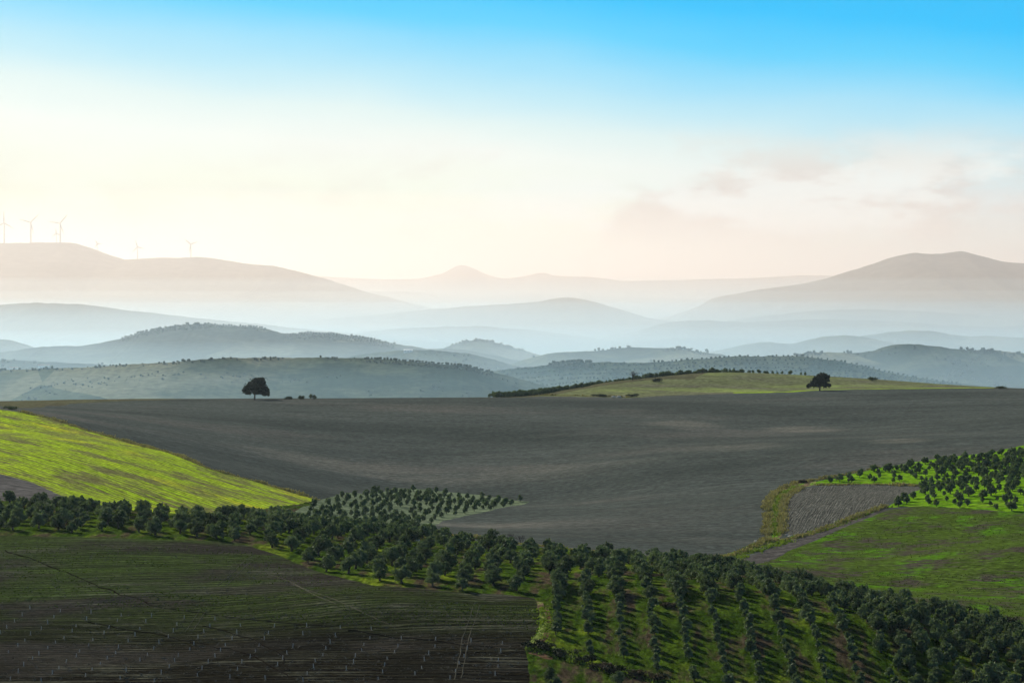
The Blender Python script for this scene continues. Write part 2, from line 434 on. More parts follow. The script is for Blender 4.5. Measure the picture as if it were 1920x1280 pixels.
M_PLOT = field_mat('combed brown soil', (0.056, 0.058, 0.050), (0.086, 0.087, 0.074), None, 1.35, (0.05, 0.9), 0.03, (0.5, 0.6), 0.8, 0.8, rows=(0.34, 0.28, (0.045, 0.043, 0.038), 10.0))
M_VERGE = field_mat('rough verge grass', (0.12, 0.16, 0.035), (0.21, 0.25, 0.07), (0.12, 0.09, 0.055), 1.2, (0.1, 0.5), 0.06, (0.47, 0.54), 1.0, 0.9, c4=(0.09, 0.21, 0.012), patch4=0.05, thr4=(0.54, 0.58))
M_TRACK = field_mat('earth track', (0.045, 0.042, 0.040), (0.075, 0.070, 0.064), (0.14, 0.13, 0.11), 0.6, (0.03, 0.8), 0.06, (0.56, 0.62), 1.0, 0.6)
M_CREST = field_mat('crest meadow', (0.092, 0.104, 0.050), (0.125, 0.14, 0.062), (0.095, 0.090, 0.066), 0.1, (0.01, 0.12), 0.012, (0.48, 0.60), 0.5, 0.4, c4=(0.14, 0.175, 0.055), patch4=0.008, thr4=(0.50, 0.62))
M_BRIGHT = field_mat('bright grass strip', (0.17, 0.27, 0.012), (0.22, 0.32, 0.02), None, 0.0, (0.01, 0.12), 0.012, (0.5, 0.6), 0.5, 0.3)
M_SCRUB = field_mat('dry grass and scrub', (0.06, 0.06, 0.035), (0.09, 0.09, 0.045), (0.06, 0.05, 0.035), 0.0, (0.02, 0.15), 0.02, (0.5, 0.6), 0.6, 0.5)
M_BANK = field_mat('bare reddish bank', (0.075, 0.045, 0.026), (0.11, 0.068, 0.04), (0.06, 0.075, 0.02), 0.0, (0.1, 0.3), 0.06, (0.52, 0.6), 1.0, 0.8)

# ------------------------------------------------------------------ fields cut out of one ground sheet
def band_px(pts, w0):
    """a strip of ground along a line of photo points, w0 metres wide"""
    c = np.array([ground(*p) for p in pts])
    d = np.gradient(c, axis=0)
    d /= np.linalg.norm(d, axis=1)[:, None]
    nrm = np.stack([-d[:, 1], d[:, 0]], 1) * (w0 / 2)
    return np.concatenate([c + nrm, (c - nrm)[::-1]])

A_PX = [(-120, 750), (-60, 758), (0, 768), (40, 773), (120, 793), (250, 832), (390, 878), (500, 908), (597, 937), (540, 947), (430, 964), (330, 962), (250, 956), (140, 936), (60, 905), (0, 888), (-120, 860)]
D_TOP = [(-60, 1003), (100, 1006), (300, 1012), (450, 1017), (520, 1040), (600, 1073), (700, 1098), (850, 1109), (950, 1115), (1003, 1122), (1012, 1150), (1010, 1185), (984, 1213), (991, 1240), (992, 1279)]
F_PX = [(597, 938), (640, 925), (740, 914), (800, 917), (900, 928), (992, 940), (920, 957), (830, 976), (790, 988), (700, 992), (600, 985), (540, 965)]
G_PX = [(1400, 1056), (1480, 1031), (1560, 998), (1660, 957), (1720, 949), (1850, 956), (2330, 1010), (2330, 1290), (1920, 1176), (1750, 1135), (1600, 1106), (1480, 1079)]
H_PX = [(1522, 905), (1560, 896), (1640, 878), (1750, 861), (1850, 849), (2330, 795), (2330, 1010), (1850, 956), (1720, 949), (1660, 951), (1690, 935), (1742, 912), (1700, 906), (1600, 908), (1530, 909)]
I_PX = [(1471, 1003), (1469, 960), (1477, 932), (1502, 917), (1540, 911), (1640, 909), (1738, 912), (1690, 933), (1640, 953), (1560, 984), (1492, 1005)]
J_PX = [(1437, 1012), (1440, 970), (1440, 942), (1455, 922), (1490, 906), (1532, 901), (1528, 909), (1500, 915), (1477, 928), (1468, 948), (1467, 1000), (1458, 1014)]
REG = [   # name, polygon on the ground, material, ragged edge in metres
    ('grass_verge', poly(J_PX), M_VERGE, 0.6),
    ('ploughed_plot', poly(I_PX), M_PLOT, 0.4),
    ('grass_verge', band_px([(1490, 1009), (1560, 988), (1610, 970), (1660, 949)], 2.4), M_VERGE, 0.4),
    ('earth_track', poly([(1664, 952), (1600, 974), (1540, 997), (1480, 1014), (1400, 1044), (1330, 1053), (1300, 1062), (1340, 1070), (1400, 1062), (1480, 1032), (1560, 999), (1664, 957)]), M_TRACK, 0.5),
    ('grass_verge', band_px([(1320, 1050), (1360, 1042), (1400, 1032), (1440, 1016), (1490, 1008)], 4.5), M_VERGE, 0.8),
    ('patchy_field', poly(G_PX), M_PATCHY, 0.8),
    ('orchard_grass', poly(H_PX), M_GROVE_H, 0.6),
    ('crop_field', poly(A_PX), M_GREEN, 1.1),
    ('fallow_field', poly([(-120, 850), (0, 884), (60, 903), (150, 936), (100, 943), (0, 938), (-120, 930)]), M_FALLOW, 0.5),
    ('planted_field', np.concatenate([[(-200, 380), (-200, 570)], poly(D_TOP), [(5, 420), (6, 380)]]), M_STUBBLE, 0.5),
    ('grass_verge', band_px([(1000, 1206), (1012, 1192), (1019, 1172), (1016, 1150), (1008, 1128)], 1.8), M_VERGE, 0.6),
    ('earth_bank', band_px([(1003, 1209), (1018, 1199), (1026, 1186)], 1.5), M_BANK, 0.4),
    ('earth_bank', band_px([(1030, 1170), (1027, 1155), (1024, 1142)], 1.3), M_BANK, 0.4),
    ('earth_bank', band_px([(992, 1222), (1012, 1227), (1034, 1237)], 2.4), M_BANK, 0.5),
    ('orchard_grass', poly(F_PX), M_GROVE_F, 0.5),
    ('earth_bank', band_px([(775, 992), (860, 1004), (930, 1012), (1010, 1022)], 5.0), M_BANK, 0.8),
    ('grass_verge', band_px([(1010, 1022), (1130, 1035), (1230, 1044), (1320, 1052)], 7.0), M_VERGE, 1.0),
    ('orchard_ground', np.concatenate([[(-330, 720)], poly([(-60, 905), (300, 945), (597, 940), (780, 987), (820, 1003), (900, 1015), (1000, 1025), (1130, 1036), (1250, 1047), (1320, 1058), (1400, 1067), (1500, 1085), (1600, 1108), (1750, 1136), (1930, 1180)]), [(320, 560), (320, 370), (-330, 370)]]), M_GROVE, 0.6),
    ('bright_grass_strip', band_px([(1372, 736), (1440, 735), (1480, 734.5), (1535, 731), (1600, 729.5), (1700, 728.5), (1790, 727.5), (1870, 727)], 13.0), M_BRIGHT, 2.0),
    ('crest_meadow', np.concatenate([poly([(1000, 743), (1090, 744), (1180, 746), (1240, 742), (1390, 737), (1530, 731), (1700, 728.5), (1880, 727)]), [(420, 1640), (430, 1745), (150, 1745)], poly([(1300, 711), (1250, 710), (1190, 715), (1100, 728)])]), M_CREST, 1.0),
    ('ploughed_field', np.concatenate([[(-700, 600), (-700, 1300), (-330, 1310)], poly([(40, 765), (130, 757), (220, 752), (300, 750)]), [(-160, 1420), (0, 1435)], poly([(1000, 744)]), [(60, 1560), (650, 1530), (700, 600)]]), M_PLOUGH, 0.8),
    ('hillside', None, M_SCRUB, 0),
]

yr = np.concatenate([np.arange(-40, 424, 12), np.arange(424, 700, 1.05), np.arange(700, 1040, 2.0), np.arange(1040, 1460, 2.6), np.arange(1460, 1780, 3.2), np.arange(1780, 2320, 12)])
NXC = 400
sx = np.linspace(-1, 1, NXC)
GYm, GSm = np.meshgrid(yr, sx, indexing='ij')
TX, TY = (GSm * (np.maximum(GYm, 380) * 0.30 + 50)).ravel(), GYm.ravel()
TZ = height_exact(TX, TY)
ii = np.arange(len(yr) - 1)[:, None] * NXC + np.arange(NXC - 1)[None]
ii = ii.ravel()
quads = np.stack([ii, ii + 1, ii + NXC + 1, ii + NXC], 1)
VX, VY, VZ = list(TX), list(TY), list(TZ)
extra = []                                                     # irregular polygons left over from earlier cuts
VXa, VYa = TX, TY
rag = fbm(TX / 5, TY / 5, 3)
for name, pg, mat, edge in REG:
    if pg is None:
        take_q, take_x = quads, extra
    else:
        VXa, VYa = np.array(VX), np.array(VY)
        s = sdf(pg, VXa, VYa) + edge * fbm(VXa / 6, VYa / 6, 3)
        s[np.abs(s) < 1e-4] = 1e-4
        sq = s[quads] > 0
        allin, anyin = sq.all(1), sq.any(1)
        take_q, mixed, quads = quads[allin], quads[anyin & ~allin], quads[~anyin]
        take_x, keep = [], []
        cut = {}
        def cutv(i, j):
            k = (i, j) if i < j else (j, i)
            if k not in cut:
                a, b = k
                t = s[a] / (s[a] - s[b])
                VX.append(VX[a] + t * (VX[b] - VX[a]))
                VY.append(VY[a] + t * (VY[b] - VY[a]))
                VZ.append(VZ[a] + t * (VZ[b] - VZ[a]))
                cut[k] = len(VX) - 1
            return cut[k]
        for pl in [list(q) for q in mixed] + extra:
            sg = [s[i] > 0 for i in pl]
            if all(sg):
                take_x.append(pl)
            elif not any(sg):
                keep.append(pl)
            else:
                a, b = [], []
                for q in range(len(pl)):
                    i, j = int(pl[q]), int(pl[(q + 1) % len(pl)])
                    (a if s[i] > 0 else b).append(i)
                    if (s[i] > 0) != (s[j] > 0):
                        c = cutv(i, j)
                        a.append(c)
                        b.append(c)
                if len(a) > 2:
                    take_x.append(a)
                if len(b) > 2:
                    keep.append(b)
        extra = keep
    if not len(take_q) and not take_x:
        continue
    al = np.concatenate([take_q.ravel()] + [np.array(p) for p in take_x]).astype(int)
    used, inv = np.unique(al, return_inverse=True)
    V = np.stack([np.array(VX)[used], np.array(VY)[used], np.array(VZ)[used]], 1)
    fl, pnt = [], 0
    fl = inv[:take_q.size].reshape(-1, 4).tolist()
    pnt = take_q.size
    for p in take_x:
        fl.append(inv[pnt:pnt + len(p)].tolist())
        pnt += len(p)
    tag(link(name, mesh(name, V, fl, mat, None, True)), kind='structure')

# ------------------------------------------------------------------ far country: valley floor and ridges one behind the other
BASE = CZ - 165
M_VALLEY = hill_mat('valley floor', (0.07, 0.085, 0.04), (0.10, 0.105, 0.055), (0.17, 0.16, 0.10), 0.004)
M_HILL = hill_mat('wooded hillside', (0.018, 0.030, 0.020), (0.058, 0.070, 0.040), (0.13, 0.13, 0.08), 0.007)
M_HILL_OPEN = hill_mat('open hillside', (0.034, 0.042, 0.038), (0.062, 0.070, 0.056), (0.11, 0.115, 0.08), 0.005)
M_MOUNT = hill_mat('far mountain', (0.075, 0.070, 0.055), (0.11, 0.10, 0.08), (0.13, 0.12, 0.09), 0.0015)
vx, vy = np.meshgrid(np.linspace(-14000, 14000, 90), np.concatenate([np.linspace(2200, 9000, 60), np.linspace(9200, 39000, 40)]))
vz = BASE - 6 + 14 * fbm(vx / 900, vy / 900, 3)
nr, nc = vx.shape
ii = (np.arange(nr - 1)[:, None] * nc + np.arange(nc - 1)[None]).ravel()
tag(link('valley_floor', mesh('valley_floor', np.stack([vx.ravel(), vy.ravel(), vz.ravel()], 1), np.stack([ii, ii + 1, ii + nc + 1, ii + nc], 1), M_VALLEY, None, True)), kind='structure')

RIDGES = {}
class Ridge:
    def __init__(s, name, mat, Y, crest, front, back, rough=1.0, seed=0, pw=1.35):
        s.Y, s.fr, s.bk, s.rough, s.seed, s.pw = Y, front, back, rough, seed, pw
        c = np.array(crest, float)
        s.u, s.v = c[:, 0], c[:, 1]
        u = np.linspace(c[0, 0], c[-1, 0], max(60, int((c[-1, 0] - c[0, 0]) / 3)))
        t = np.concatenate([np.linspace(-1, 0, 30), np.linspace(0, 1, 14)[1:]])
        U, T = np.meshgrid(u, t)
        X, Yy, Z = s.at(U.ravel(), T.ravel())
        n, k = U.shape
        ii = (np.arange(n - 1)[:, None] * k + np.arange(k - 1)[None]).ravel()
        o = link(name, mesh(name, np.stack([X, Yy, Z], 1), np.stack([ii, ii + 1, ii + k + 1, ii + k], 1), mat, None, True))
        tag(o, kind='structure')
    def crest_v(s, u):
        u = np.asarray(u, float)
        v = np.interp(u, s.u, s.v)
        h = 5.0 if s.Y > 12000 else 12.0
        v = (v + np.interp(u - h, s.u, s.v) + np.interp(u + h, s.u, s.v)) / 3       # rounded, not a broken line
        return v + 2.2 * s.rough * fbm(u / 40 + s.seed, u * 0 + s.seed, 4, 0.6) + (0.7 if s.Y > 12000 else 1.2) * fbm(u / 9 + s.seed, u * 0 + 2.2, 3, 0.6)
    def at(s, u, t):
        u, t = np.asarray(u, float), np.asarray(t, float)
        Yw = s.Y * (1 + 0.03 * fbm(u / 300 + s.seed, u * 0 + 3.3, 2))
        X, _, zc = at(u, s.crest_v(u), Yw)
        Yy = Yw + np.where(t < 0, t * s.fr, t * s.bk)
        p = np.where(t < 0, (1 - np.abs(t)) ** s.pw * (0.55 + 0.45 * (1 - np.abs(t))) * 1.0, 1 - t * t)
        sp = s.fr / 4
        nz = fbm(X / sp + s.seed * 1.7, Yy / sp, 5, 0.55)
        amp = (np.clip(zc - BASE, 0, None) * 0.20 + 2) * np.abs(t) ** 0.8 * (1 - np.abs(t)) ** 0.5 * 1.6
        Z = BASE - 8 + (zc - BASE + 8) * p + nz * amp * s.rough
        return X, Yy, Z

R_NEAR = Ridge('hill', M_HILL, 3500, [(-420, 700), (-150, 694), (0, 693), (130, 690), (230, 684), (300, 680), (400, 674), (520, 671), (640, 671), (720, 675), (800, 679), (870, 687), (940, 701), (1010, 722), (1100, 748), (1200, 770)], 900, 450, 1.0, 1)
R_OLIVE = Ridge('hill', M_HILL, 3850, [(760, 735), (850, 708), (940, 694), (1000, 688), (1070, 679), (1150, 679), (1225, 681), (1300, 674), (1400, 669), (1490, 668), (1560, 674), (1620, 687), (1690, 703), (1780, 718), (1880, 728), (2050, 740), (2350, 750)], 950, 500, 1.0, 2)
R_RIGHT = Ridge('hill', M_HILL, 4600, [(1380, 700), (1450, 678), (1500, 664), (1545, 660), (1600, 664), (1640, 661), (1680, 648), (1715, 644), (1750, 649), (1800, 657), (1850, 655), (1900, 661), (2000, 668), (2200, 690), (2400, 700)], 900, 500, 1.0, 3)
R_MID = Ridge('hill', M_HILL_OPEN, 5200, [(-420, 672), (-100, 664), (0, 660), (70, 650), (150, 648), (200, 641), (270, 623), (330, 611), (370, 608), (420, 610), (480, 612), (510, 620), (535, 627), (575, 624), (625, 625), (680, 632), (740, 645), (800, 654), (860, 656), (930, 666), (1000, 682), (1100, 705)], 1300, 700, 0.8, 4)
R_FARM = Ridge('hill', M_HILL_OPEN, 4300, [(-420, 690), (-100, 683), (0, 676), (60, 678), (140, 681), (220, 686), (300, 694), (400, 706), (520, 722)], 700, 500, 0.6, 12, 1.0)
R_SHED = Ridge('hill', M_HILL, 4650, [(560, 690), (640, 672), (700, 661), (760, 656), (820, 656), (870, 662), (930, 676), (1000, 696)], 700, 400, 0.7, 13)
Ridge('hill', M_HILL_OPEN, 5700, [(-420, 640), (-150, 630), (0, 637), (30, 644), (60, 658), (130, 680)], 900, 500, 0.8, 5)
R_CONE = Ridge('hill', M_HILL, 5700, [(740, 690), (800, 664), (850, 646), (880, 638), (905, 636), (935, 644), (980, 657), (1040, 672), (1110, 695)], 800, 500, 0.7, 6)
R_BUMP = Ridge('hill', M_HILL, 4900, [(900, 704), (970, 680), (1010, 667), (1060, 660), (1130, 656), (1185, 651), (1260, 653), (1320, 660), (1370, 668), (1450, 690)], 800, 500, 1.0, 7)
Ridge('hill', M_HILL, 6500, [(1290, 672), (1370, 652), (1420, 643), (1440, 641), (1490, 645), (1540, 631), (1590, 628), (1640, 634), (1700, 648), (1800, 668)], 1100, 600, 0.9, 8)
Ridge('hill', M_HILL, 7200, [(1480, 660), (1570, 640), (1640, 628), (1700, 621), (1760, 621), (1810, 631), (1860, 629), (1930, 634), (2060, 640), (2400, 650)], 1200, 700, 0.9, 9)
Ridge('hill', M_HILL_OPEN, 9300, [(900, 668), (1010, 652), (1100, 640), (1200, 622), (1250, 605), (1320, 600), (1400, 604), (1480, 600), (1560, 598), (1660, 602), (1760, 609), (1860, 613), (2000, 610), (2400, 620)], 2200, 1200, 0.7, 10)
Ridge('hill', M_HILL_OPEN, 8300, [(-420, 585), (-150, 574), (0, 571), (60, 568), (150, 570), (200, 577), (300, 589), (420, 602), (560, 616), (700, 628), (860, 645)], 2200, 1200, 0.7, 11)
Ridge('hill', M_HILL_OPEN, 11000, [(420, 620), (560, 603), (700, 590), (850, 576), (950, 570), (1020, 564), (1062, 555), (1100, 562), (1160, 580), (1220, 597), (1330, 612), (1500, 630)], 2500, 1200, 0.7, 14)
Ridge('hill', M_HILL_OPEN, 7700, [(480, 664), (600, 645), (700, 636), (800, 640), (900, 650), (1000, 664)], 1400, 800, 0.8, 21)
Ridge('hill', M_HILL_OPEN, 8700, [(560, 640), (680, 622), (790, 614), (900, 611), (1000, 619), (1100, 632), (1220, 648)], 1600, 900, 0.8, 22)
Ridge('hill', M_HILL_OPEN, 8000, [(1000, 668), (1100, 650), (1190, 640), (1300, 634), (1400, 638), (1500, 650), (1600, 664)], 1400, 800, 0.8, 23)
Ridge('hill', M_HILL_OPEN, 10300, [(1260, 620), (1400, 597), (1520, 584), (1640, 579), (1760, 586), (1880, 593), (2050, 596), (2400, 606)], 2200, 1200, 0.7, 24)
Ridge('hill', M_HILL_OPEN, 10000, [(-420, 612), (-100, 604), (60, 598), (200, 602), (340, 612), (480, 622), (620, 634)], 2000, 1000, 0.7, 25)
R_WIND = Ridge('mountain', M_MOUNT, 13000, [(-500, 470), (-200, 455), (0, 456), (70, 455), (135, 455), (165, 464), (200, 477), (235, 487), (280, 484), (330, 484), (370, 481), (430, 489), (470, 495), (510, 498), (560, 509), (620, 526), (680, 545), (760, 566), (860, 590)], 4200, 2000, 0.5, 15)
Ridge('mountain', M_MOUNT, 16500, [(400, 560), (560, 552), (640, 549), (700, 547), (760, 546), (820, 551), (900, 556), (1000, 552), (1150, 556), (1300, 560), (1500, 575)], 3000, 1500, 0.6, 16)
Ridge('mountain', M_MOUNT, 19500, [(380, 512), (520, 512), (640, 520), (720, 524), (785, 523), (830, 513), (850, 502), (864, 496), (884, 502), (910, 514), (940, 523), (980, 519), (1010, 512), (1024, 511), (1036, 517), (1110, 519), (1170, 527), (1250, 525), (1400, 522), (1500, 516), (1560, 517), (1650, 524), (2100, 530)], 5000, 2500, 0.35, 17)
Ridge('mountain', M_MOUNT, 12300, [(1240, 600), (1310, 577), (1345, 557), (1420, 543), (1500, 533), (1560, 520), (1620, 501), (1680, 481), (1712, 474), (1742, 476), (1770, 475), (1805, 470), (1840, 480), (1880, 490), (1940, 495), (2050, 512), (2400, 545)], 3800, 2000, 0.5, 18)

# ------------------------------------------------------------------ air
def haze_mat(name, dens, col, aniso, ab=(0.0, 0.0, 0.0)):
    m, n = new_mat(name)
    v = n.n('ShaderNodeVolumePrincipled', None, Color=rgb(col), Density=dens, Anisotropy=aniso)
    v.inputs['Absorption Color'].default_value = rgb(ab)
    o = n.n('ShaderNodeOutputMaterial')
    n.link(v.outputs[0], o.inputs['Volume'])
    return m
HAZE_COL = (0.55, 0.68, 0.76)
WARM_COL = (0.84, 0.72, 0.645)
hz = Geo().box(-14500, 14500, -300, 40000, BASE - 60, CZ + 640).mesh('haze', haze_mat('haze', 1.8e-5, HAZE_COL, 0.45))
tag(link('haze', hz), kind='stuff')
def mist(name, MY, MT, dens, xw, bot, col=HAZE_COL):
    """a closed body of mist lying over the low country beyond the ridge, thin at its near rim"""
    V, FA = [], []
    for yy, zt in zip(MY, MT):
        V += [(-xw, yy, CZ + zt), (xw, yy, CZ + zt)]
    nb = len(V)
    for yy in MY:
        V += [(-xw, yy, bot), (xw, yy, bot)]
    for i in range(len(MY) - 1):
        a = i * 2
        FA += [[a, a + 1, a + 3, a + 2], [nb + a, nb + a + 2, nb + a + 3, nb + a + 1], [a, a + 2, nb + a + 2, nb + a], [a + 1, nb + a + 1, nb + a + 3, a + 3]]
    a = nb - 2
    FA += [[0, nb, nb + 1, 1], [a, a + 1, nb + a + 1, nb + a]]
    tag(link(name, Geo().add(V, FA).mesh(name, haze_mat(name, dens, col, 0.45))), kind='stuff')
mist('valley_mist', [1960, 2350, 38000], [-140, -72, -72], 1.3e-4, 13500, BASE - 40, (0.44, 0.69, 0.84))
for k_, top_ in enumerate((25, 85, 150)):
    mist('valley_mist', [4800 + 300 * k_, 5600 + 300 * k_, 9500, 38000], [-160, -95, top_ * 0.8, top_], 0.62e-4, 13400 - 60 * k_, BASE - 41 - k_, (0.54, 0.73, 0.81))
mist('valley_mist', [2150, 3000, 4000, 5300, 6600, 7900], [-145, -85, -25, 22, -25, -110], 1.5e-4, 13100, BASE - 46, (0.47, 0.70, 0.84))
mist('mountain_mist', [3000, 4600, 6000, 7500, 9000, 38500], [-150, -60, 70, 260, 440, 520], 1.25e-4, 13800, BASE - 45, WARM_COL)

# ------------------------------------------------------------------ trees
M_LEAF = leaf_mat('olive leaf', (0.014, 0.026, 0.014), (0.150, 0.198, 0.105), 0.22, 0.45)
M_OAK = leaf_mat('holm oak leaf', (0.012, 0.016, 0.012), (0.030, 0.038, 0.024), 0.08, 0.2)
M_SHRUB = leaf_mat('shrub leaf', (0.028, 0.042, 0.018), (0.065, 0.080, 0.034), 0.12)
M_DARKSHRUB = leaf_mat('dark shrub leaf', (0.014, 0.018, 0.010), (0.035, 0.042, 0.020), 0.05)
M_BROWN = leaf_mat('withered leaf', (0.035, 0.026, 0.016), (0.075, 0.058, 0.035), 0.1)
M_DRY = leaf_mat('dry grass blade', (0.13, 0.11, 0.055), (0.24, 0.21, 0.11), 0.25, 0.1)
M_GRASSB = leaf_mat('grass blade', (0.07, 0.11, 0.015), (0.14, 0.19, 0.03), 0.3, 0.1)
M_WEED = leaf_mat('weed leaf', (0.035, 0.06, 0.012), (0.08, 0.12, 0.02), 0.2, 0.1)
M_FAR = leaf_mat('far tree', (0.018, 0.028, 0.018), (0.034, 0.046, 0.028), 0.0, 0.1)
M_BARK = plain('grey brown bark', (0.07, 0.058, 0.045), 0.9, 0.35, 3.0)
M_TWIG = plain('bare purple brown twig', (0.055, 0.042, 0.042), 0.9, 0.3, 3.0)

def leaf_cloud(lobes, n, size, rng, asp=2.6, shell=0.35):
    """n leaf sprays spread through the lobes, thicker towards their outsides"""
    lobes = np.array(lobes, float)
    wgt = (lobes[:, 3] * lobes[:, 4] * lobes[:, 5]) ** (2 / 3)
    k = rng.choice(len(lobes), n, p=wgt / wgt.sum())
    d = rng.normal(size=(n, 3))
    d /= np.linalg.norm(d, axis=1)[:, None]
    r = rng.random(n) ** shell
    lump = 1 + 0.38 * np.sin(d[:, 0] * 5 + k * 1.3) * np.sin(d[:, 1] * 6 + k) * np.sin(d[:, 2] * 5 + k * 0.7)
    c = lobes[k, :3] + d * r[:, None] * lump[:, None] * lobes[k, 3:6]
    nrm = d * 0.7 + rng.normal(size=(n, 3)) * 0.8
    nrm /= np.linalg.norm(nrm, axis=1)[:, None]
    a = np.cross(nrm, rng.normal(size=(n, 3)))
    a /= np.linalg.norm(a, axis=1)[:, None]
    b = np.cross(nrm, a)
    s = size * (0.6 + 0.8 * rng.random(n))
    a, b = a * s[:, None], b * (s / asp * 1.4)[:, None]
    V = np.stack([c - a, c + b, c + a, c - b], 1).reshape(-1, 3)
    V[:, 2] = np.maximum(V[:, 2], 0.12)
    FA = np.arange(4 * n).reshape(-1, 4)
    return V, FA, np.clip(0.4 * rng.random(n) + 0.6 * rng.random(len(lobes))[k], 0, 1)

def olive_lobes(rng, mature):
    n = rng.integers(8, 12) if mature else rng.integers(6, 8)
    rr = 1.5 if mature else 0.8
    L = []
    for i in range(n):
        th = 2 * math.pi * (i + rng.random() * 0.8) / n
        d = rr * (0.45 + 0.65 * rng.random())
        z = (1.15 + 1.5 * rng.random()) if mature else (1.0 + 0.9 * rng.random())
        q = (0.55 + 0.40 * rng.random()) if mature else (0.45 + 0.30 * rng.random())
        L.append((d * math.cos(th), d * math.sin(th), z, q, q, q * (0.8 + 0.4 * rng.random())))
    L.append((0, 0, 2.1 if mature else 1.5, rr * 0.7, rr * 0.7, 1.0 if mature else 0.75))
    for i in range(5):                                             # upright shoots break the outline
        th = rng.random() * 6.28
        d = rr * 0.9 * rng.random()
        L.append((d * math.cos(th), d * math.sin(th), (2.85 if mature else 2.1) + 0.5 * rng.random(), 0.38, 0.38, 0.5))
    return L
def olive_trunk(rng, mature, lobes, k=6):
    g = Geo()
    r = 0.26 if mature else 0.13
    h = 0.9 if mature else 0.8
    lean = rng.normal(size=2) * 0.12
    g.tube([(0, 0, -0.35), (lean[0] * .3, lean[1] * .3, 0.25), (lean[0], lean[1], h)], [r * 1.5, r * 1.1, r * 0.85], k)
    for L in lobes[:4]:
        g.tube([(lean[0], lean[1], h - 0.1), (L[0] * 0.45, L[1] * 0.45, (h + L[2]) / 2), (L[0] * 0.8, L[1] * 0.8, L[2])], [r * 0.6, r * 0.42, r * 0.15], max(4, k - 1))
    return g

NVAR = 6
OLV = {}
for mature in (0, 1):
    for i in range(NVAR):
        rng = np.random.default_rng(100 + i + 50 * mature)
        L = olive_lobes(rng, mature)
        hi = leaf_cloud(L, 1700 if mature else 1050, 0.21 if mature else 0.17, rng)
        lo = leaf_cloud(L, 520 if mature else 330, 0.36 if mature else 0.30, rng, 1.9)
        tk = olive_trunk(rng, mature, L)
        tl = olive_trunk(np.random.default_rng(1), mature, L[:2], 4)
        OLV[mature, i] = dict(crown=mesh('crown', *hi[:2], M_LEAF, hi[2]), trunk=tk.mesh('trunk', M_BARK, True), lo=lo, tl=(np.concatenate(tl.V), tl.F))

# --- where the olive trees stand: planting grids, by grove
trees = []          # x, y, scale, mature, grove, row, photo u, v
def grove(name, pg, sx_, sy_, jit, mature, scale, skew=0.0, keep=1.0, x0=0.0, stag=0.5, xr=(-260, 320), yrng=(430, 1100), sc_var=0.16):
    rng = np.random.default_rng(abs(hash(name)) % 1000 if False else sum(map(ord, name)))
    rows = np.arange(xr[0], xr[1], sx_)
    for ri, bx in enumerate(rows):
        for y in np.arange(yrng[0] + (ri % 2) * sy_ * stag, yrng[1], sy_):
            if rng.random() > keep:
                rng.normal(size=3)
                continue
            j = rng.normal(size=3)
            x, yy = x0 + bx + skew * (y - 500) + j[0] * jit, y + j[1] * jit
            z = float(height(x, yy))
            u, v = project(x, yy, z)
            if in_px(pg, u, v)[0]:
                mt = mature if not callable(mature) else mature(u, v, rng)
                sc = scale(u, v) if callable(scale) else scale
                trees.append([x, yy, sc * float(np.clip(1 + sc_var * j[2], 0.6, 1.35)), int(mt), name, ri, float(u), float(v)])
G_ROWS = [(1028, 1085), (1034, 1125), (1034, 1198), (1060, 1206), (1085, 1226), (1165, 1234), (1225, 1260), (1290, 1275), (1330, 1300), (1700, 1300), (1640, 1220), (1590, 1150), (1500, 1112), (1400, 1092), (1200, 1085)]
G_LONE = [(1015, 1246), (1060, 1250), (1130, 1268), (1220, 1286), (1230, 1310), (1000, 1310)]
G_DENSE = [(1590, 1150), (1640, 1220), (1700, 1300), (2140, 1340), (2140, 1236), (1750, 1146), (1600, 1118), (1500, 1110)]
G_BAND = [(1200, 1052), (1040, 1084), (1200, 1084), (1400, 1091), (1500, 1110), (1590, 1130), (1600, 1117), (1480, 1088), (1380, 1068), (1300, 1058)]
G_MID = [(470, 1022), (500, 998), (560, 985), (700, 990), (775, 995), (840, 1010), (1000, 1028), (1200, 1050), (1040, 1080), (1000, 1108), (860, 1108), (700, 1096), (600, 1070), (520, 1036)]
G_LEFT = [(-80, 935), (40, 942), (140, 950), (330, 968), (430, 972), (540, 968), (560, 985), (500, 998), (470, 1018), (420, 1012), (300, 1004), (100, 998), (-80, 992)]
G_FAR = [(575, 955), (640, 932), (740, 919), (830, 923), (900, 932), (985, 941), (940, 952), (850, 970), (780, 988), (640, 985), (560, 978)]
G_RIGHT = [(1526, 906), (1640, 883), (1750, 866), (1850, 854), (2260, 805), (2260, 995), (1850, 955), (1720, 948), (1664, 949), (1742, 915), (1700, 904)]
G_UP = [(1640, 884), (1750, 866), (1850, 854), (2260, 805), (2260, 910), (1800, 890)]
grove('rows', G_ROWS, 6.4, 4.3, 0.25, lambda u, v, r: r.random() < (0.75 if v < 1125 else 0.08), lambda u, v: 0.78 if v > 1125 else 0.88, 0.02, 0.95, 0.4, stag=0.3, sc_var=0.16)
grove('corner', G_LONE, 6.4, 8.0, 1.0, 0, 1.0, 0.02, 0.6, 0.4)
grove('dense', G_DENSE, 4.4, 4.0, 0.7, lambda u, v, r: r.random() < 0.55, 0.88, 0.02, 0.95, 3.0)
grove('band', G_BAND, 5.6, 6.2, 0.9, 1, 0.92, 0.02, 0.95, 3.0)
grove('middle', G_MID, 6.2, 7.6, 0.9, 1, 0.86, 0.03, 0.94, 1.0)
grove('left', G_LEFT, 4.8, 6.6, 0.9, 1, 0.86, -0.10, 0.93, 0.0)
grove('valley', G_FAR, 4.7, 11.0, 0.5, 0, 0.82, 0.30, 0.97, 0.0, xr=(-560, 320))
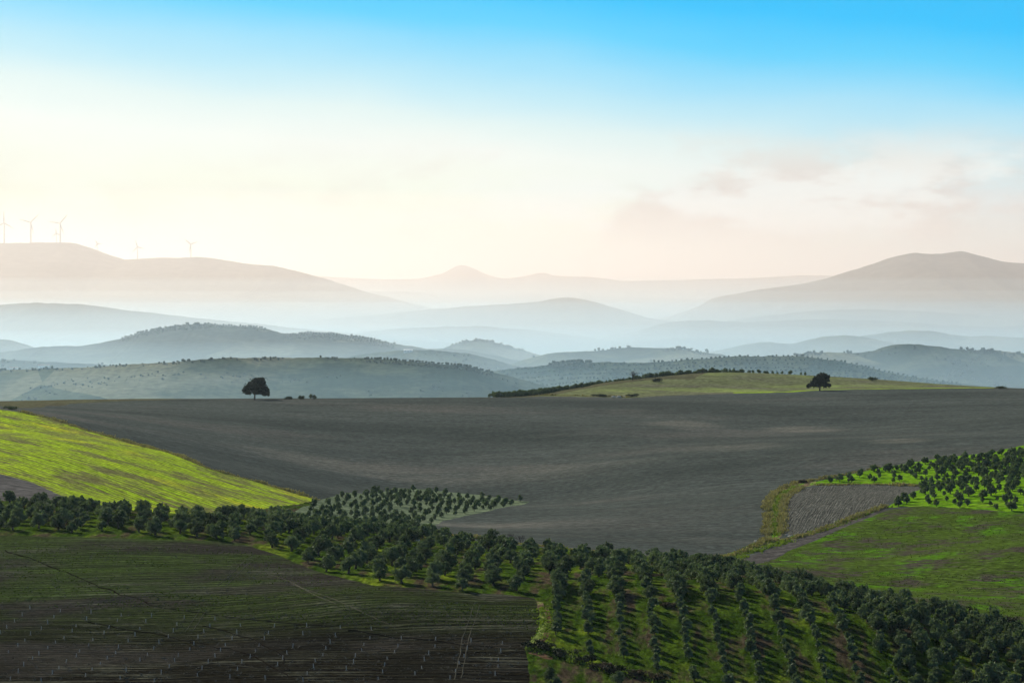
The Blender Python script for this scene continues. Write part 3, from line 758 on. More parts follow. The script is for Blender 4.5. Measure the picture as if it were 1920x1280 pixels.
grove('right', G_RIGHT, 5.4, 8.6, 0.9, lambda u, v, r: r.random() < 0.2, 0.82, -0.06, 0.93, 0.0, xr=(-260, 520))
grove('right_upper', G_UP, 4.8, 8.2, 1.0, 1, 0.72, -0.06, 0.9, 2.0, xr=(-260, 520))

big_sort = sorted([t for t in trees if 4 < t[6] < 1916 and t[7] < 1288 and visible(t[0], t[1], float(height(t[0], t[1])) + 2.4) and t[4] not in ('valley', 'right', 'right_upper')],
                  key=lambda t: -t[2] * (4.0 if t[3] else 2.8) / t[1])
single = big_sort[:300]
sid = set(map(id, single))
rest = [t for t in trees if id(t) not in sid]

ORD = ['zeroth', 'first', 'second', 'third', 'fourth', 'fifth', 'sixth', 'seventh', 'eighth', 'ninth', 'tenth', 'eleventh', 'twelfth', 'thirteenth', 'fourteenth', 'fifteenth', 'sixteenth', 'seventeenth',
       'eighteenth', 'nineteenth', 'twentieth', 'twenty-first', 'twenty-second', 'twenty-third', 'twenty-fourth', 'twenty-fifth', 'twenty-sixth', 'twenty-seventh', 'twenty-eighth', 'twenty-ninth', 'thirtieth']
WHERE = {'rows': ('young olive tree', 'mature olive tree', 'row by the planted field'), 'dense': ('small olive tree', 'broad olive tree', 'row of the dense dark corner'),
         'band': ('olive tree', 'olive tree', 'file of the crest band'), 'middle': ('olive tree', 'spreading olive tree', 'row above the planted field'),
         'left': ('olive tree', 'dark olive tree', 'row below the yellow-green field'), 'corner': ('small olive tree', 'olive tree', 'row below the ditch')}
byrow = {}
for t in single:
    byrow.setdefault((t[4], t[5]), []).append(t)
rown = {}
for g in WHERE:
    for k, key in enumerate(sorted([q for q in byrow if q[0] == g], key=lambda q: np.mean([t[6] for t in byrow[q]]))):
        rown[key] = k + 1
        byrow[key].sort(key=lambda t: t[1])
rngt = np.random.default_rng(5)
first = {}
for key, lst in byrow.items():
    a, b, wh = WHERE[key[0]]
    for k, t in enumerate(lst):
        vi = int(rngt.integers(NVAR))
        o = OLV[t[3], vi]
        x, y, s = t[0], t[1], t[2]
        if (t[3], vi) not in first:
            r = empty('olive_tree', (0, 0, 0))
            link('trunk', o['trunk'], r)
            link('crown', o['crown'], r)
            first[t[3], vi] = r
        else:
            src = first[t[3], vi]
            r = src.copy()
            COL.objects.link(r)
            for ch in src.children:
                c = ch.copy()
                COL.objects.link(c)
                c.parent = r
        r.location = (x, y, float(height(x, y)) + 0.02)
        r.rotation_euler = (0, 0, rngt.random() * 6.28)
        r.scale = (s, s, s * (0.9 + 0.2 * rngt.random()))
        tag(r, '%s, %s from the front in the %s %s' % (b if t[3] else a, ORD[min(k + 1, 30)], ORD[min(rown[key], 30)], wh), 'tree', 'olive trees in the groves')

def join_trees(name, items, src, mat_leaf, label=None):
    """many small trees as one object: items are (x, y, z, scale, variant key, rotation)"""
    VV, FF, TT, n = [], [], [], 0
    rr = np.random.default_rng(3)
    BV, BF, bn = [], [], 0
    for x, y, z, s, key, rot in items:
        d = src[key]
        V, FA, tn = d['lo']
        c_, s_ = math.cos(rot), math.sin(rot)
        R = np.array([[c_, -s_, 0], [s_, c_, 0], [0, 0, 1]]).T * s
        VV.append(V @ R + (x, y, z))
        FF.append(FA + n)
        TT.append(np.clip(tn * 0.6 + 0.4 * rr.random(), 0, 1))
        n += len(V)
        if 'tl' in d:
            tv, tf = d['tl']
            BV.append(tv @ R + (x, y, z))
            BF += [[i + bn for i in f] for f in tf]
            bn += len(tv)
    V = np.concatenate(VV)
    me = mesh(name, np.concatenate([V] + BV), np.concatenate(FF).tolist() + [[i + n for i in f] for f in BF], mat_leaf, np.concatenate(TT + [np.zeros(len(BF))]))
    if BF:
        me.materials.append(M_BARK)
        mi = np.zeros(len(me.polygons), np.int32)
        mi[len(me.polygons) - len(BF):] = 1
        me.polygons.foreach_set('material_index', mi)
    o = link(name, me)
    tag(o, label, None, None, 'stuff')
    return o

items = [(t[0], t[1], float(height(t[0], t[1])), t[2], (t[3], int(rngt.integers(NVAR))), rngt.random() * 6.28) for t in rest]
# the belt of trees along the crest of the ridge
belt = [(925, 747, 1440), (960, 745, 1462), (1000, 742, 1505), (1050, 734, 1565), (1100, 726, 1615), (1150, 718, 1650), (1190, 714, 1672), (1240, 710, 1690), (1290, 708, 1715), (1340, 709, 1715), (1390, 709, 1715)]
def belt_row(pts, n, dy, sc, spread, prob=1.0):
    c = np.array([at(*p)[:2] for p in pts])
    L = np.concatenate([[0], np.cumsum(np.linalg.norm(np.diff(c, axis=0), axis=1))])
    for q in np.linspace(0, L[-1], n):
        if rngt.random() > prob:
            continue
        x, y = np.interp(q, L, c[:, 0]), np.interp(q, L, c[:, 1])
        x, y = x + rngt.normal() * spread, y + dy + rngt.normal() * spread
        items.append((x, y, float(height(x, y)) - 0.1, sc * (0.7 + 0.6 * rngt.random()), (int(rngt.integers(2)), int(rngt.integers(NVAR))), rngt.random() * 6.28))
for dy in (0, 4, 8, 13, 18):
    belt_row(belt[:7], 95, dy, 0.85, 1.3, 0.9)
for dy in (-9, -4):
    belt_row(belt[2:7], 70, dy, 0.8, 1.2, 0.9)
belt_row(belt[6:], 60, 0, 0.95, 1.0, 0.85)
belt_row(belt[6:], 60, -9, 0.9, 1.0, 0.9)
belt_row([(1405, 708, 1705), (1460, 709, 1705), (1510, 711, 1705)], 17, 0, 0.75, 1.0, 0.65)
join_trees('olive_grove', items, OLV, M_LEAF, 'remaining olive trees of the groves and ridge belt')

# --- the two lone oaks on the ridge and other single trees
def limb_tree(trunk_pts, trunk_r, lobes, rng, k=8):
    g = Geo().tube(trunk_pts, trunk_r, k)
    top = trunk_pts[-1]
    for L in lobes:
        m_ = [(top[i] * 0.5 + L[i] * 0.5) + rng.normal() * 0.25 for i in range(3)]
        g.tube([trunk_pts[-2] if rng.random() < 0.4 else top, m_, (L[0] * 0.9, L[1] * 0.9, L[2])], [trunk_r[-1] * 0.6, trunk_r[-1] * 0.35, 0.06], 5)
    return g
def lone_tree(u, v, lobes, trunk, label, nleaf, name='oak_tree', leaf=M_OAK, size=0.55, dY=0.0):
    x, y = ground(u, v)
    y += dY
    rng = np.random.default_rng(int(u))
    r = empty(name, (x, y, float(height(x, y))))
    link('trunk', limb_tree(trunk[0], trunk[1], lobes[:9], rng).mesh('trunk', M_BARK, True), r)
    cl = leaf_cloud(lobes, nleaf, size, rng, 2.0, 0.45)
    link('crown', mesh('crown', *cl[:2], leaf, cl[2]), r)
    r.scale = (0.95, 0.95, 0.95)
    return tag(r, label, 'tree')
m1 = 0.0349                                                        # metres per pixel of the enlarged photo
def L1(px, pz, rx, rz, y=0.0, bx=655, bz=582, m_=m1):
    return ((px - bx) * m_, y, (bz - pz) * m_, rx * m_, (rx + rz) * 0.6 * m_, rz * m_)
lone_tree(477, 749.0, [L1(745, 310, 105, 95), L1(650, 300, 95, 75, 1.5), L1(590, 345, 90, 70, -1.5), L1(700, 400, 110, 90, 1), L1(800, 400, 90, 90, -1), L1(540, 390, 60, 55), L1(480, 425, 40, 55), L1(520, 460, 40, 35, 1),
                       L1(570, 465, 35, 35, -1), L1(850, 440, 55, 75), L1(885, 450, 30, 75, 1), L1(690, 460, 60, 35), L1(760, 465, 45, 35, 2), L1(830, 490, 40, 35), L1(720, 235, 70, 35), L1(790, 250, 50, 45), L1(660, 350, 60, 80, -4), L1(740, 370, 80, 80, 4), L1(895, 500, 22, 25)],
          ([(0, 0, -0.6), (0.15, 0, 1.0), (0.25, 0.1, 2.8), (0.6, 0.1, 4.2)], [0.75, 0.5, 0.42, 0.38]),
          'broad dark oak standing alone on the bare ridge, its crown lower on the left', 5200)
m2 = 0.0204
def L2(px, pz, rx, rz, y=0.0):
    return L1(px, pz, rx, rz, y, 935, 835, m2)
lone_tree(1537, 732.5, [L2(960, 470, 160, 170), L2(1030, 380, 110, 110, 1), L2(880, 560, 150, 120, -1), L2(900, 370, 70, 70), L2(1050, 560, 120, 120, 1), L2(780, 450, 75, 75), L2(720, 560, 80, 55, 1), L2(640, 650, 100, 70), L2(560, 690, 45, 55),
                        L2(760, 650, 100, 65, -1), L2(1190, 400, 75, 75), L2(1210, 510, 60, 45, 1), L2(1130, 330, 45, 50), L2(1150, 640, 80, 60), L2(1240, 660, 65, 60), L2(985, 285, 35, 35), L2(1060, 285, 35, 35), L2(1100, 700, 70, 45), L2(900, 680, 120, 50, 2), L2(960, 450, 120, 120, 4), L2(960, 450, 120, 120, -4)],
          ([(0, 0, -0.6), (0.0, 0, 1.0), (0.1, 0.1, 1.9), (0.3, 0.1, 2.8)], [0.7, 0.5, 0.42, 0.36]),
          'ragged dark oak with gappy crown standing on the bright grass strip', 4800)

def twigs(g, p, d, ln, r, depth, rng, spread=0.5):
    q = p + d * ln
    g.tube([tuple(p), tuple((p + q) / 2 + Vector(rng.normal(size=3) * ln * 0.05)), tuple(q)], [r, r * 0.8, r * 0.6], 4 if depth < 3 else 6, False)
    if depth == 0:
        return
    for k in range(3):
        nd = (d + Vector(rng.normal(size=3)) * spread + Vector((0, 0, 0.12))).normalized()
        twigs(g, q, nd, ln * (0.6 + 0.25 * rng.random()), r * 0.6, depth - 1, rng, spread)
def bare_tree(u, v, ht, label, dY=0, depth=4, name='bare_tree', spread=0.45, depth_one=False):
    x, y = ground(u, v)
    y += dY
    g = Geo()
    rng = np.random.default_rng(int(u) + 1)
    for q in range(1 if depth_one else 4):
        twigs(g, Vector((0, 0, -0.4)), Vector((rng.normal() * 0.35 * (not depth_one), rng.normal() * 0.3 * (not depth_one), 1)).normalized(), ht * (0.3 if depth_one else 0.24), ht * 0.02, depth, rng, spread)
    r = empty(name, (x, y, float(height(x, y))))
    link('trunk', g.mesh('trunk', M_TWIG, True), r)
    return tag(r, label, 'tree')
bare_tree(1186, 713, 10.5, 'leafless tree spreading above the belt of trees on the ridge', 2, spread=0.6)

def shrub(u, v, rx, h, label, leaf=M_SHRUB, n=420, name='shrub', dY=0.0, group=None, size=0.28):
    x, y = ground(u, v)
    y += dY
    rng = np.random.default_rng(int(u * 3 + v))
    L = [((rng.random() - 0.5) * 1.3 * rx, (rng.random() - 0.5) * rx, h * (0.35 + 0.3 * rng.random()), rx * (0.35 + 0.3 * rng.random()), rx * 0.4, h * 0.36) for _ in range(5)]
    r = empty(name, (x, y, float(height(x, y)) - 0.05))
    cl = leaf_cloud(L, n, size, rng, 2.0, 0.45)
    link('foliage', mesh('foliage', *cl[:2], leaf, cl[2]), r)
    g = Geo()
    for l in L:
        g.tube([(0, 0, -0.2), (l[0] * 0.5, l[1] * 0.5, l[2] * 0.5), (l[0], l[1], l[2] * 1.1)], [0.08, 0.06, 0.02], 4)
    link('stem', g.mesh('stem', M_TWIG), r)
    return tag(r, label, 'shrub', group)
GS_ = 'shrubs along the ridge'
shrub(541, 749, 2.2, 2.0, 'low shrub on the ridge, nearest to the broad oak', group=GS_)
shrub(565, 749, 1.7, 2.8, 'slim shrub on the ridge between a low shrub and a forked one', group=GS_)
shrub(588, 749, 2.2, 3.2, 'taller forked shrub on the ridge right of the broad oak', group=GS_)
shrub(1637, 714, 4.2, 3.0, 'rounded shrub alone on the meadow crest right of the ragged oak', group=GS_, n=700)
shrub(1872, 729, 5.0, 2.0, 'flat dark shrub at the tip of the bright grass strip', group=GS_, n=600)
shrub(22, 768, 4.0, 1.8, 'flat shrub at the upper corner of the yellow-green field', group=GS_, n=500)
shrub(1122, 744, 5.0, 2.0, 'low dark shrub left of the stone heap below the crest meadow', leaf=M_OAK, n=600)
shrub(1184, 744, 4.0, 2.2, 'low dark shrub right of the stone heap below the crest meadow', leaf=M_OAK, n=600)
shrub(1230, 716, 4.5, 2.6, 'scrub mound under the belt of trees right of the leafless tree', leaf=M_OAK, n=600)
for k, (u, v, h) in enumerate([(955, 1014, 4.6), (978, 1017, 4.0)]):
    bare_tree(u, v, h, ['leafless purple bush at the foot of the big ploughed field, the taller of two', 'leafless purple bush at the foot of the big ploughed field, the lower of two'][k], 2, 4, 'bare_bush', 0.8)
bare_tree(1690, 1130, 5.0, 'leafless purple bush at the lower edge of the patchy green field', 0, 4, 'bare_bush', 0.8)
bare_tree(1290, 1056, 3.6, 'leafless bush at the lower end of the earth track', 0, 4, 'bare_bush', 0.8)
for (u, v, rx, h, lab) in [(815, 1004, 2.2, 2.2, 'dark shrub on the reddish bank below the valley grove'), (1300, 1058, 2.6, 2.0, 'dark shrub at the lower end of the earth track'),
                           (1255, 1053, 2.4, 1.8, 'dark shrub on the verge left of the earth track'), (1255, 1138, 2.0, 1.0, 'flat brown shrub between two rows of young olives'),
                           (1815, 1155, 3.0, 2.6, 'dark shrub below the patchy green field, left of a smaller dark one'), (1900, 1172, 3.0, 2.4, 'dark shrub below the patchy green field at the photo edge'),
                           (1505, 905, 2.2, 1.5, 'brown shrub at the top corner of the rough verge'), (1003, 1214, 2.6, 1.6, 'dark shrub in the notch at the corner of the planted field'), (1030, 1220, 3.0, 1.8, 'dark shrub in the ditch between the field corner and the first olive row'),
                           (1062, 1232, 3.0, 1.7, 'dark shrub in the ditch below the first olive row'), (1092, 1243, 2.8, 1.6, 'dark shrub in the ditch below the second olive row'),
                           (1122, 1254, 2.8, 1.5, 'brown shrub in the middle of the ditch'), (1155, 1261, 2.8, 1.5, 'dark shrub in the ditch below the third olive row'), (1190, 1268, 2.6, 1.4, 'brown shrub in the lower part of the ditch'),
                           (1235, 1276, 2.4, 1.4, 'brown shrub at the lower end of the ditch')]:
    shrub(u, v, rx, h, lab, leaf=M_DARKSHRUB if 'brown' not in lab else M_BROWN, n=500, size=0.2)

# --- rough grass along verges and banks
def tufts(name, lines, spread, per_m, ht, mat, seed):
    rng = np.random.default_rng(seed)
    VV, n = [], 0
    for pts in lines:
        c = np.array([ground(u, v) for u, v in pts])
        L = np.concatenate([[0], np.cumsum(np.linalg.norm(np.diff(c, axis=0), axis=1))])
        k = int(L[-1] * per_m)
        q = rng.random(k) * L[-1]
        x = np.interp(q, L, c[:, 0]) + rng.normal(size=k) * spread
        y = np.interp(q, L, c[:, 1]) + rng.normal(size=k) * spread
        z = height(x, y)
        cl = 0.4 + 1.2 * np.clip(fbm(x / 6, y / 6, 2) + 0.5, 0.0, 1)
        for b in range(4):
            th = rng.random(k) * 6.28
            hh = ht * cl * (0.5 + 0.8 * rng.random(k))
            wd = 0.10 + 0.16 * rng.random(k)
            cx, cy = np.cos(th), np.sin(th)
            ln = rng.normal(size=(k, 2)) * 0.35 * hh[:, None]
            o = rng.normal(size=(k, 2)) * 0.3
            p0 = np.stack([x + o[:, 0] - cx * wd, y + o[:, 1] - cy * wd, z - 0.05], 1)
            p1 = np.stack([x + o[:, 0] + cx * wd, y + o[:, 1] + cy * wd, z - 0.05], 1)
            p2 = np.stack([x + o[:, 0] + ln[:, 0] + cx * wd * 0.5, y + o[:, 1] + ln[:, 1] + cy * wd * 0.5, z + hh], 1)
            p3 = np.stack([x + o[:, 0] + ln[:, 0] - cx * wd * 0.5, y + o[:, 1] + ln[:, 1] - cy * wd * 0.5, z + hh * 0.9], 1)
            VV.append(np.stack([p0, p1, p2, p3], 1).reshape(-1, 3))
    V = np.concatenate(VV)
    tag(link(name, mesh(name, V, np.arange(len(V)).reshape(-1, 4), mat, rng.random(len(V) // 4))), kind='stuff')
EDGE = [(780, 995), (860, 1007), (930, 1014), (1010, 1024), (1130, 1036), (1230, 1045), (1320, 1053), (1360, 1043), (1400, 1033), (1437, 1014)]
tufts('dry_grass', [EDGE, [(1437, 1012), (1440, 970), (1440, 942), (1455, 922), (1490, 906), (1530, 900), (1600, 886), (1650, 876)], [(1467, 1000), (1467, 950), (1477, 928), (1502, 914)], [(1530, 909.5), (1640, 908), (1735, 910)],
                    [(1440, 1016), (1490, 1009), (1560, 987), (1660, 950)], [(1000, 742), (1180, 745)], [(40, 773), (120, 793), (250, 832), (390, 878), (500, 908), (597, 937)]], 0.8, 5, 0.7, M_DRY, 21)
tufts('verge_grass', [EDGE, [(1452, 1005), (1454, 970), (1455, 945), (1468, 925), (1500, 910)], [(1490, 1008), (1560, 988), (1660, 950)], [(1016, 1195), (1022, 1170), (1018, 1140)], [(1330, 1056), (1400, 1038), (1480, 1013)],
                      [(1000, 1216), (1045, 1228), (1100, 1246), (1180, 1266), (1260, 1280)]], 1.0, 5, 0.4, M_GRASSB, 22)

def weeds(name, pg, n, mat, seed, h=0.22):
    rng = np.random.default_rng(seed)
    pg = np.array(pg, float)
    u, v = rng.uniform(pg[:, 0].min(), pg[:, 0].max(), n * 3), rng.uniform(pg[:, 1].min(), pg[:, 1].max(), n * 3)
    ok = in_px(pg, u, v)
    xy = np.array([ground(a, b) for a, b in zip(u[ok][:n], v[ok][:n])])
    x, y = xy[:, 0], xy[:, 1]
    keep = fbm(x / 25, y / 9, 3) > -0.15
    x, y = x[keep], y[keep]
    k, z, VV = len(x), height(x[:], y[:]), []
    for b in range(3):
        th = rng.random(k) * 6.28
        r = 0.05 + 0.07 * rng.random(k)
        cx, cy = np.cos(th) * r, np.sin(th) * r
        hh = h * (0.5 + rng.random(k))
        VV.append(np.stack([np.stack([x - cx, y - cy, z - 0.03], 1), np.stack([x + cx, y + cy, z - 0.03], 1), np.stack([x + cx * 1.5 - cy, y + cy * 1.5 + cx, z + hh], 1), np.stack([x - cx * 1.5 - cy, y - cy * 1.5 + cx, z + hh * 0.8], 1)], 1).reshape(-1, 3))
    V = np.concatenate(VV)
    tag(link(name, mesh(name, V, np.arange(len(V)).reshape(-1, 4), mat, rng.random(len(V) // 4))), kind='stuff')
weeds('weeds', [(0, 1008), (450, 1024), (600, 1080), (850, 1115), (1000, 1126), (1010, 1180), (900, 1195), (640, 1172), (290, 1150), (0, 1135)], 3500, M_WEED, 41, 0.13)
weeds('weeds', [(1420, 1056), (1560, 1000), (1720, 952), (1918, 966), (1918, 1172), (1750, 1133), (1600, 1104)], 2500, M_WEED, 42, 0.16)

# --- clods and pale stones lying on the tilled fields
def clods(name, pg, n, size, mat, seed):
    rng = np.random.default_rng(seed)
    pg = np.array(pg, float)
    P_ = []
    while len(P_) < n:
        u, v = rng.uniform(pg[:, 0].min(), pg[:, 0].max()), rng.uniform(pg[:, 1].min(), pg[:, 1].max())
        if in_px(pg, u, v)[0]:
            P_.append((u, v))
    xy = []
    for u, v in P_:
        xy.append(ground(u, v))
    xy = np.array(xy)
    z = height(xy[:, 0], xy[:, 1])
    base = np.array([(1, 0, 0), (-0.5, 0.87, 0), (-0.5, -0.87, 0), (0.2, 0.1, 0.9), (-0.3, 0.2, 0.6)])
    fc = np.array([(0, 1, 3), (1, 2, 4), (2, 0, 3), (1, 4, 3), (2, 3, 4)])
    VV, FF = [], []
    for i in range(n):
        s = size * (0.5 + rng.random())
        th = rng.random() * 6.28
        R = np.array([[math.cos(th), math.sin(th), 0], [-math.sin(th), math.cos(th), 0], [0, 0, 1]])
        VV.append((base * (1 + 0.25 * rng.normal(size=base.shape))) @ R * s * (1.4, 1, 0.9) + (xy[i, 0], xy[i, 1], z[i] - 0.03))
        FF.append(fc + 5 * i)
    tag(link(name, mesh(name, np.concatenate(VV), np.concatenate(FF), mat)), kind='stuff')
M_CLOD2 = plain('pale dry clod', (0.15, 0.14, 0.115), 0.95)
M_CLOD = plain('dry clod', (0.10, 0.095, 0.078), 0.95)
M_STONE = plain('pale limestone', (0.38, 0.36, 0.31), 0.9)
clods('dry_clods', [(0, 1015), (450, 1030), (700, 1120), (1000, 1132), (1005, 1180), (960, 1278), (0, 1278)], 1200, 0.08, M_CLOD2, 33)
clods('clods', [(0, 1015), (450, 1030), (700, 1120), (1000, 1132), (1005, 1180), (960, 1278), (0, 1278)], 2600, 0.17, M_CLOD, 31)

def rock(u, v, s, label, group='pale stones below the crest meadow', dY=0):
    x, y = ground(u, v)
    y += dY
    rng = np.random.default_rng(int(u * 7 + v * 3))
    g = Geo()
    k, rings = 9, [(0.0, 0.85), (0.45, 1.0), (0.8, 0.7), (1.0, 0.25)]
    V = []
    for zz, rr in rings:
        for j in range(k):
            th = 2 * math.pi * j / k
            q = rr * (0.8 + 0.35 * rng.random())
            V.append((math.cos(th) * q * s, math.sin(th) * q * s * 0.7, (zz * 0.6 - 0.1) * s * (0.9 + 0.2 * rng.random())))
    FA = [[i * k + j, i * k + (j + 1) % k, (i + 1) * k + (j + 1) % k, (i + 1) * k + j] for i in range(3) for j in range(k)] + [[3 * k + j for j in range(k)]]
    o = link('boulder', g.add(V, FA).mesh('boulder', M_STONE), None, (x, y, float(height(x, y))))
    return tag(o, label, 'rock', group)
for u, v, s, lab in [(1150, 744.5, 1.6, 'pale boulder in the stone heap, leftmost of three'), (1160, 745, 2.0, 'pale boulder in the middle of the stone heap, the largest'), (1171, 744.5, 1.4, 'pale boulder in the stone heap, rightmost of three'),
                     (1012, 739.5, 1.3, 'pale flat boulder beside the lower tip of the crest meadow')]:
    rock(u, v, s, lab)
for u, v, s, lab in [(1482, 1006, 0.9, 'pale stone slab at the lower corner of the brown plot'), (1475, 1003, 0.6, 'small pale stone at the lower corner of the brown plot'), (1468, 985, 0.9, 'pale stone in the ditch left of the brown plot, lower one'),
                     (1469, 955, 0.8, 'pale stone in the ditch left of the brown plot, upper one'), (1418, 1015, 0.8, 'long pale stone left of the rough verge foot'), (1507, 904, 1.2, 'pale stone at the top corner of the rough verge'), (780, 1014, 1.1, 'pale stone below the reddish bank in the grove')]:
    rock(u, v, s, lab, 'pale stones along the field edges')

# --- wheel ruts and raised rill lines on the planted field
M_RUT = plain('pale dried rut', (0.085, 0.080, 0.060), 0.95)
M_RILL = plain('dark rill shade', (0.010, 0.008, 0.006), 0.95)
def soil_line(name, pts, wd, ht, mat, wob=0.3):
    c = np.array([ground(*p) for p in pts])
    L = np.concatenate([[0], np.cumsum(np.linalg.norm(np.diff(c, axis=0), axis=1))])
    q = np.arange(0, L[-1], 0.6)
    # smooth through the points
    x, y = np.interp(q, L, c[:, 0]), np.interp(q, L, c[:, 1])
    ker = np.ones(25) / 25
    pad = lambda a: np.convolve(np.concatenate([np.full(12, a[0]), a, np.full(12, a[-1])]), ker, 'valid')
    x, y = pad(x), pad(y)
    x, y = x + wob * fbm(q / 4, q * 0 + c[0, 0], 3), y + wob * fbm(q / 4, q * 0 + c[0, 1] + 50, 3)
    d = np.stack([np.gradient(x), np.gradient(y)], 1)
    d /= np.linalg.norm(d, axis=1)[:, None] + 1e-9
    nx, ny = -d[:, 1], d[:, 0]
    prof = [(-1, 0.0), (-0.45, 0.75), (0.1, 1.0), (0.6, 0.6), (1, 0.0)]
    hv = ht * (0.35 + 0.9 * np.clip(fbm(q / 3, q * 0 + 8.0, 3) + 0.5, 0, 1))
    wv = wd * (0.6 + 0.8 * np.clip(fbm(q / 5, q * 0 + 3.0, 3) + 0.5, 0, 1))
    V = np.concatenate([np.stack([x + nx * a * wv / 2, y + ny * a * wv / 2, height_exact(x + nx * a * wv / 2, y + ny * a * wv / 2) + b * hv + (0.02 if b else -0.03)], 1) for a, b in prof])
    m_ = len(q)
    FA = np.array([[k * m_ + i, k * m_ + i + 1, (k + 1) * m_ + i + 1, (k + 1) * m_ + i] for k in range(4) for i in range(m_ - 1)])
    tag(link(name, mesh(name, V, FA, mat, None, True)), kind='structure')
for pts in [[(0, 1152), (60, 1146), (140, 1136), (220, 1126), (270, 1119), (350, 1108), (410, 1101)], [(0, 1149), (70, 1140), (150, 1131), (260, 1117)],
            [(403, 1101), (430, 1082), (445, 1062), (468, 1045), (478, 1040)], [(418, 1102), (440, 1084), (455, 1065), (472, 1050), (490, 1044)],
            [(470, 1070), (520, 1080), (560, 1098), (590, 1118), (640, 1136)], [(540, 1092), (580, 1108), (640, 1130), (700, 1160), (740, 1175)],
            [(0, 1204), (100, 1210), (200, 1220), (300, 1232), (400, 1242), (500, 1256)], [(0, 1210), (110, 1219), (210, 1229), (320, 1242), (400, 1252)],
            [(887, 1132), (885, 1150), (876, 1172), (868, 1190), (862, 1225), (852, 1278)], [(899, 1132), (896, 1150), (888, 1172), (878, 1195), (874, 1225), (864, 1278)],
            [(0, 1238), (60, 1243), (120, 1249)], [(280, 1180), (310, 1187), (330, 1195)], [(345, 1188), (362, 1162), (380, 1138)], [(358, 1188), (374, 1164), (392, 1138)]]:
    soil_line('wheel_rut', pts, 0.15, 0.05, M_RUT, 0.15)
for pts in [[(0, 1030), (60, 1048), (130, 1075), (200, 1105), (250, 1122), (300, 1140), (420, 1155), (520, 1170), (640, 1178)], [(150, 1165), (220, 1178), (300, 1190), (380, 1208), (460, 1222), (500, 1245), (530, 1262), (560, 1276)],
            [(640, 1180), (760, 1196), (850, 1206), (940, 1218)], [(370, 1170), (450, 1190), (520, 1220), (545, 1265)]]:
    soil_line('rill_shade_ridge', pts, 0.32, 0.14, M_RILL, 0.9)  # erosion rills built as raised dark ridges, shaped for their shaded side

# --- white guards round newly planted saplings
M_GUARD = plain('white plastic guard', (0.42, 0.42, 0.40), 0.7, 0.08)
gm = Geo().tube([(0, 0, -0.1), (0, 0, 0.42), (0, 0, 0.85)], [0.06, 0.055, 0.055], 8)
gm.add([(0.35 * math.cos(a), 0.35 * math.sin(a), -0.04) for a in np.linspace(0, 2 * math.pi, 9)[:8]] + [(0, 0, 0.16)], [[i, (i + 1) % 8, 8] for i in range(8)])
guard_me = gm.mesh('sapling_guard', M_GUARD)
mi = np.zeros(len(guard_me.polygons), np.int32)
mi[-8:] = 1
guard_me.materials.append(M_CLOD)
guard_me.polygons.foreach_set('material_index', mi)
o0 = np.array(ground(30, 1213))
va = np.array(ground(91, 1217.5)) - o0
vb = (np.array(ground(343, 1156)) - np.array(ground(298, 1204))) / 4
G_ST = [(-4, 1134), (290, 1149), (640, 1173), (900, 1200), (984, 1212), (975, 1277), (-4, 1282)]
pts = {}
rg = np.random.default_rng(9)
for ib in range(-14, 16):
    for ia in range(-8, 26):
        p = o0 + va * ia + vb * ib + rg.normal(size=2) * 0.25
        z = float(height(*p))
        u, v = project(p[0], p[1], z)
        if in_px(G_ST, u, v)[0] and rg.random() < 0.95:
            pts.setdefault(ib, []).append((float(u), p[0], p[1], z))
for rn, ib in enumerate(sorted(pts, key=lambda k: np.mean([q[2] for q in pts[k]]))):
    for k, (u, x, y, z) in enumerate(sorted(pts[ib])):
        o = link('sapling_guard', guard_me, None, (x, y, z))
        o.scale = (1, 1, 0.6 + 0.5 * rg.random())
        o.rotation_euler = (rg.normal() * 0.06, rg.normal() * 0.06, rg.random() * 6)
        tag(o, 'white sapling guard, %s from the left in the %s planting row from the front' % (ORD[min(k + 1, 30)], ORD[min(rn + 1, 30)]), 'tree guard', 'white guards on the planted field')

# ------------------------------------------------------------------ far trees, houses, turbines
ico_v, ico_f = [], []
t_ = (1 + 5 ** 0.5) / 2
ico_v = np.array([(-1, t_, 0), (1, t_, 0), (-1, -t_, 0), (1, -t_, 0), (0, -1, t_), (0, 1, t_), (0, -1, -t_), (0, 1, -t_), (t_, 0, -1), (t_, 0, 1), (-t_, 0, -1), (-t_, 0, 1)]) / 1.9
ico_f = np.array([(0, 11, 5), (0, 5, 1), (0, 1, 7), (0, 7, 10), (0, 10, 11), (1, 5, 9), (5, 11, 4), (11, 10, 2), (10, 7, 6), (7, 1, 8), (3, 9, 4), (3, 4, 2), (3, 2, 6), (3, 6, 8), (3, 8, 9), (4, 9, 5), (2, 4, 11), (6, 2, 10), (8, 6, 7), (9, 8, 1)])
FARV = {}
for i in range(5):
    rng = np.random.default_rng(400 + i)
    V = ico_v * (1 + 0.22 * rng.normal(size=ico_v.shape)) * (2.3, 2.3, 1.9) + (0, 0, 2.2)
    FARV[i] = dict(lo=(V, ico_f, rng.random(20)))
far = []
rf = np.random.default_rng(77)
def scatter(rd, n, u0, u1, t0, t1, sc, thr=-0.1, scale=160.0):
    u, t = rf.uniform(u0, u1, n), rf.uniform(t0, t1, n)
    X, Y, Z = rd.at(u, t)
    ok = fbm(X / scale, Y / scale, 3) > thr
    for x, y, z in zip(X[ok], Y[ok], Z[ok]):
        far.append((x, y, z - 0.4, sc * (0.45 + 0.9 * rf.random() ** 2), int(rf.integers(5)), rf.random() * 6.28))
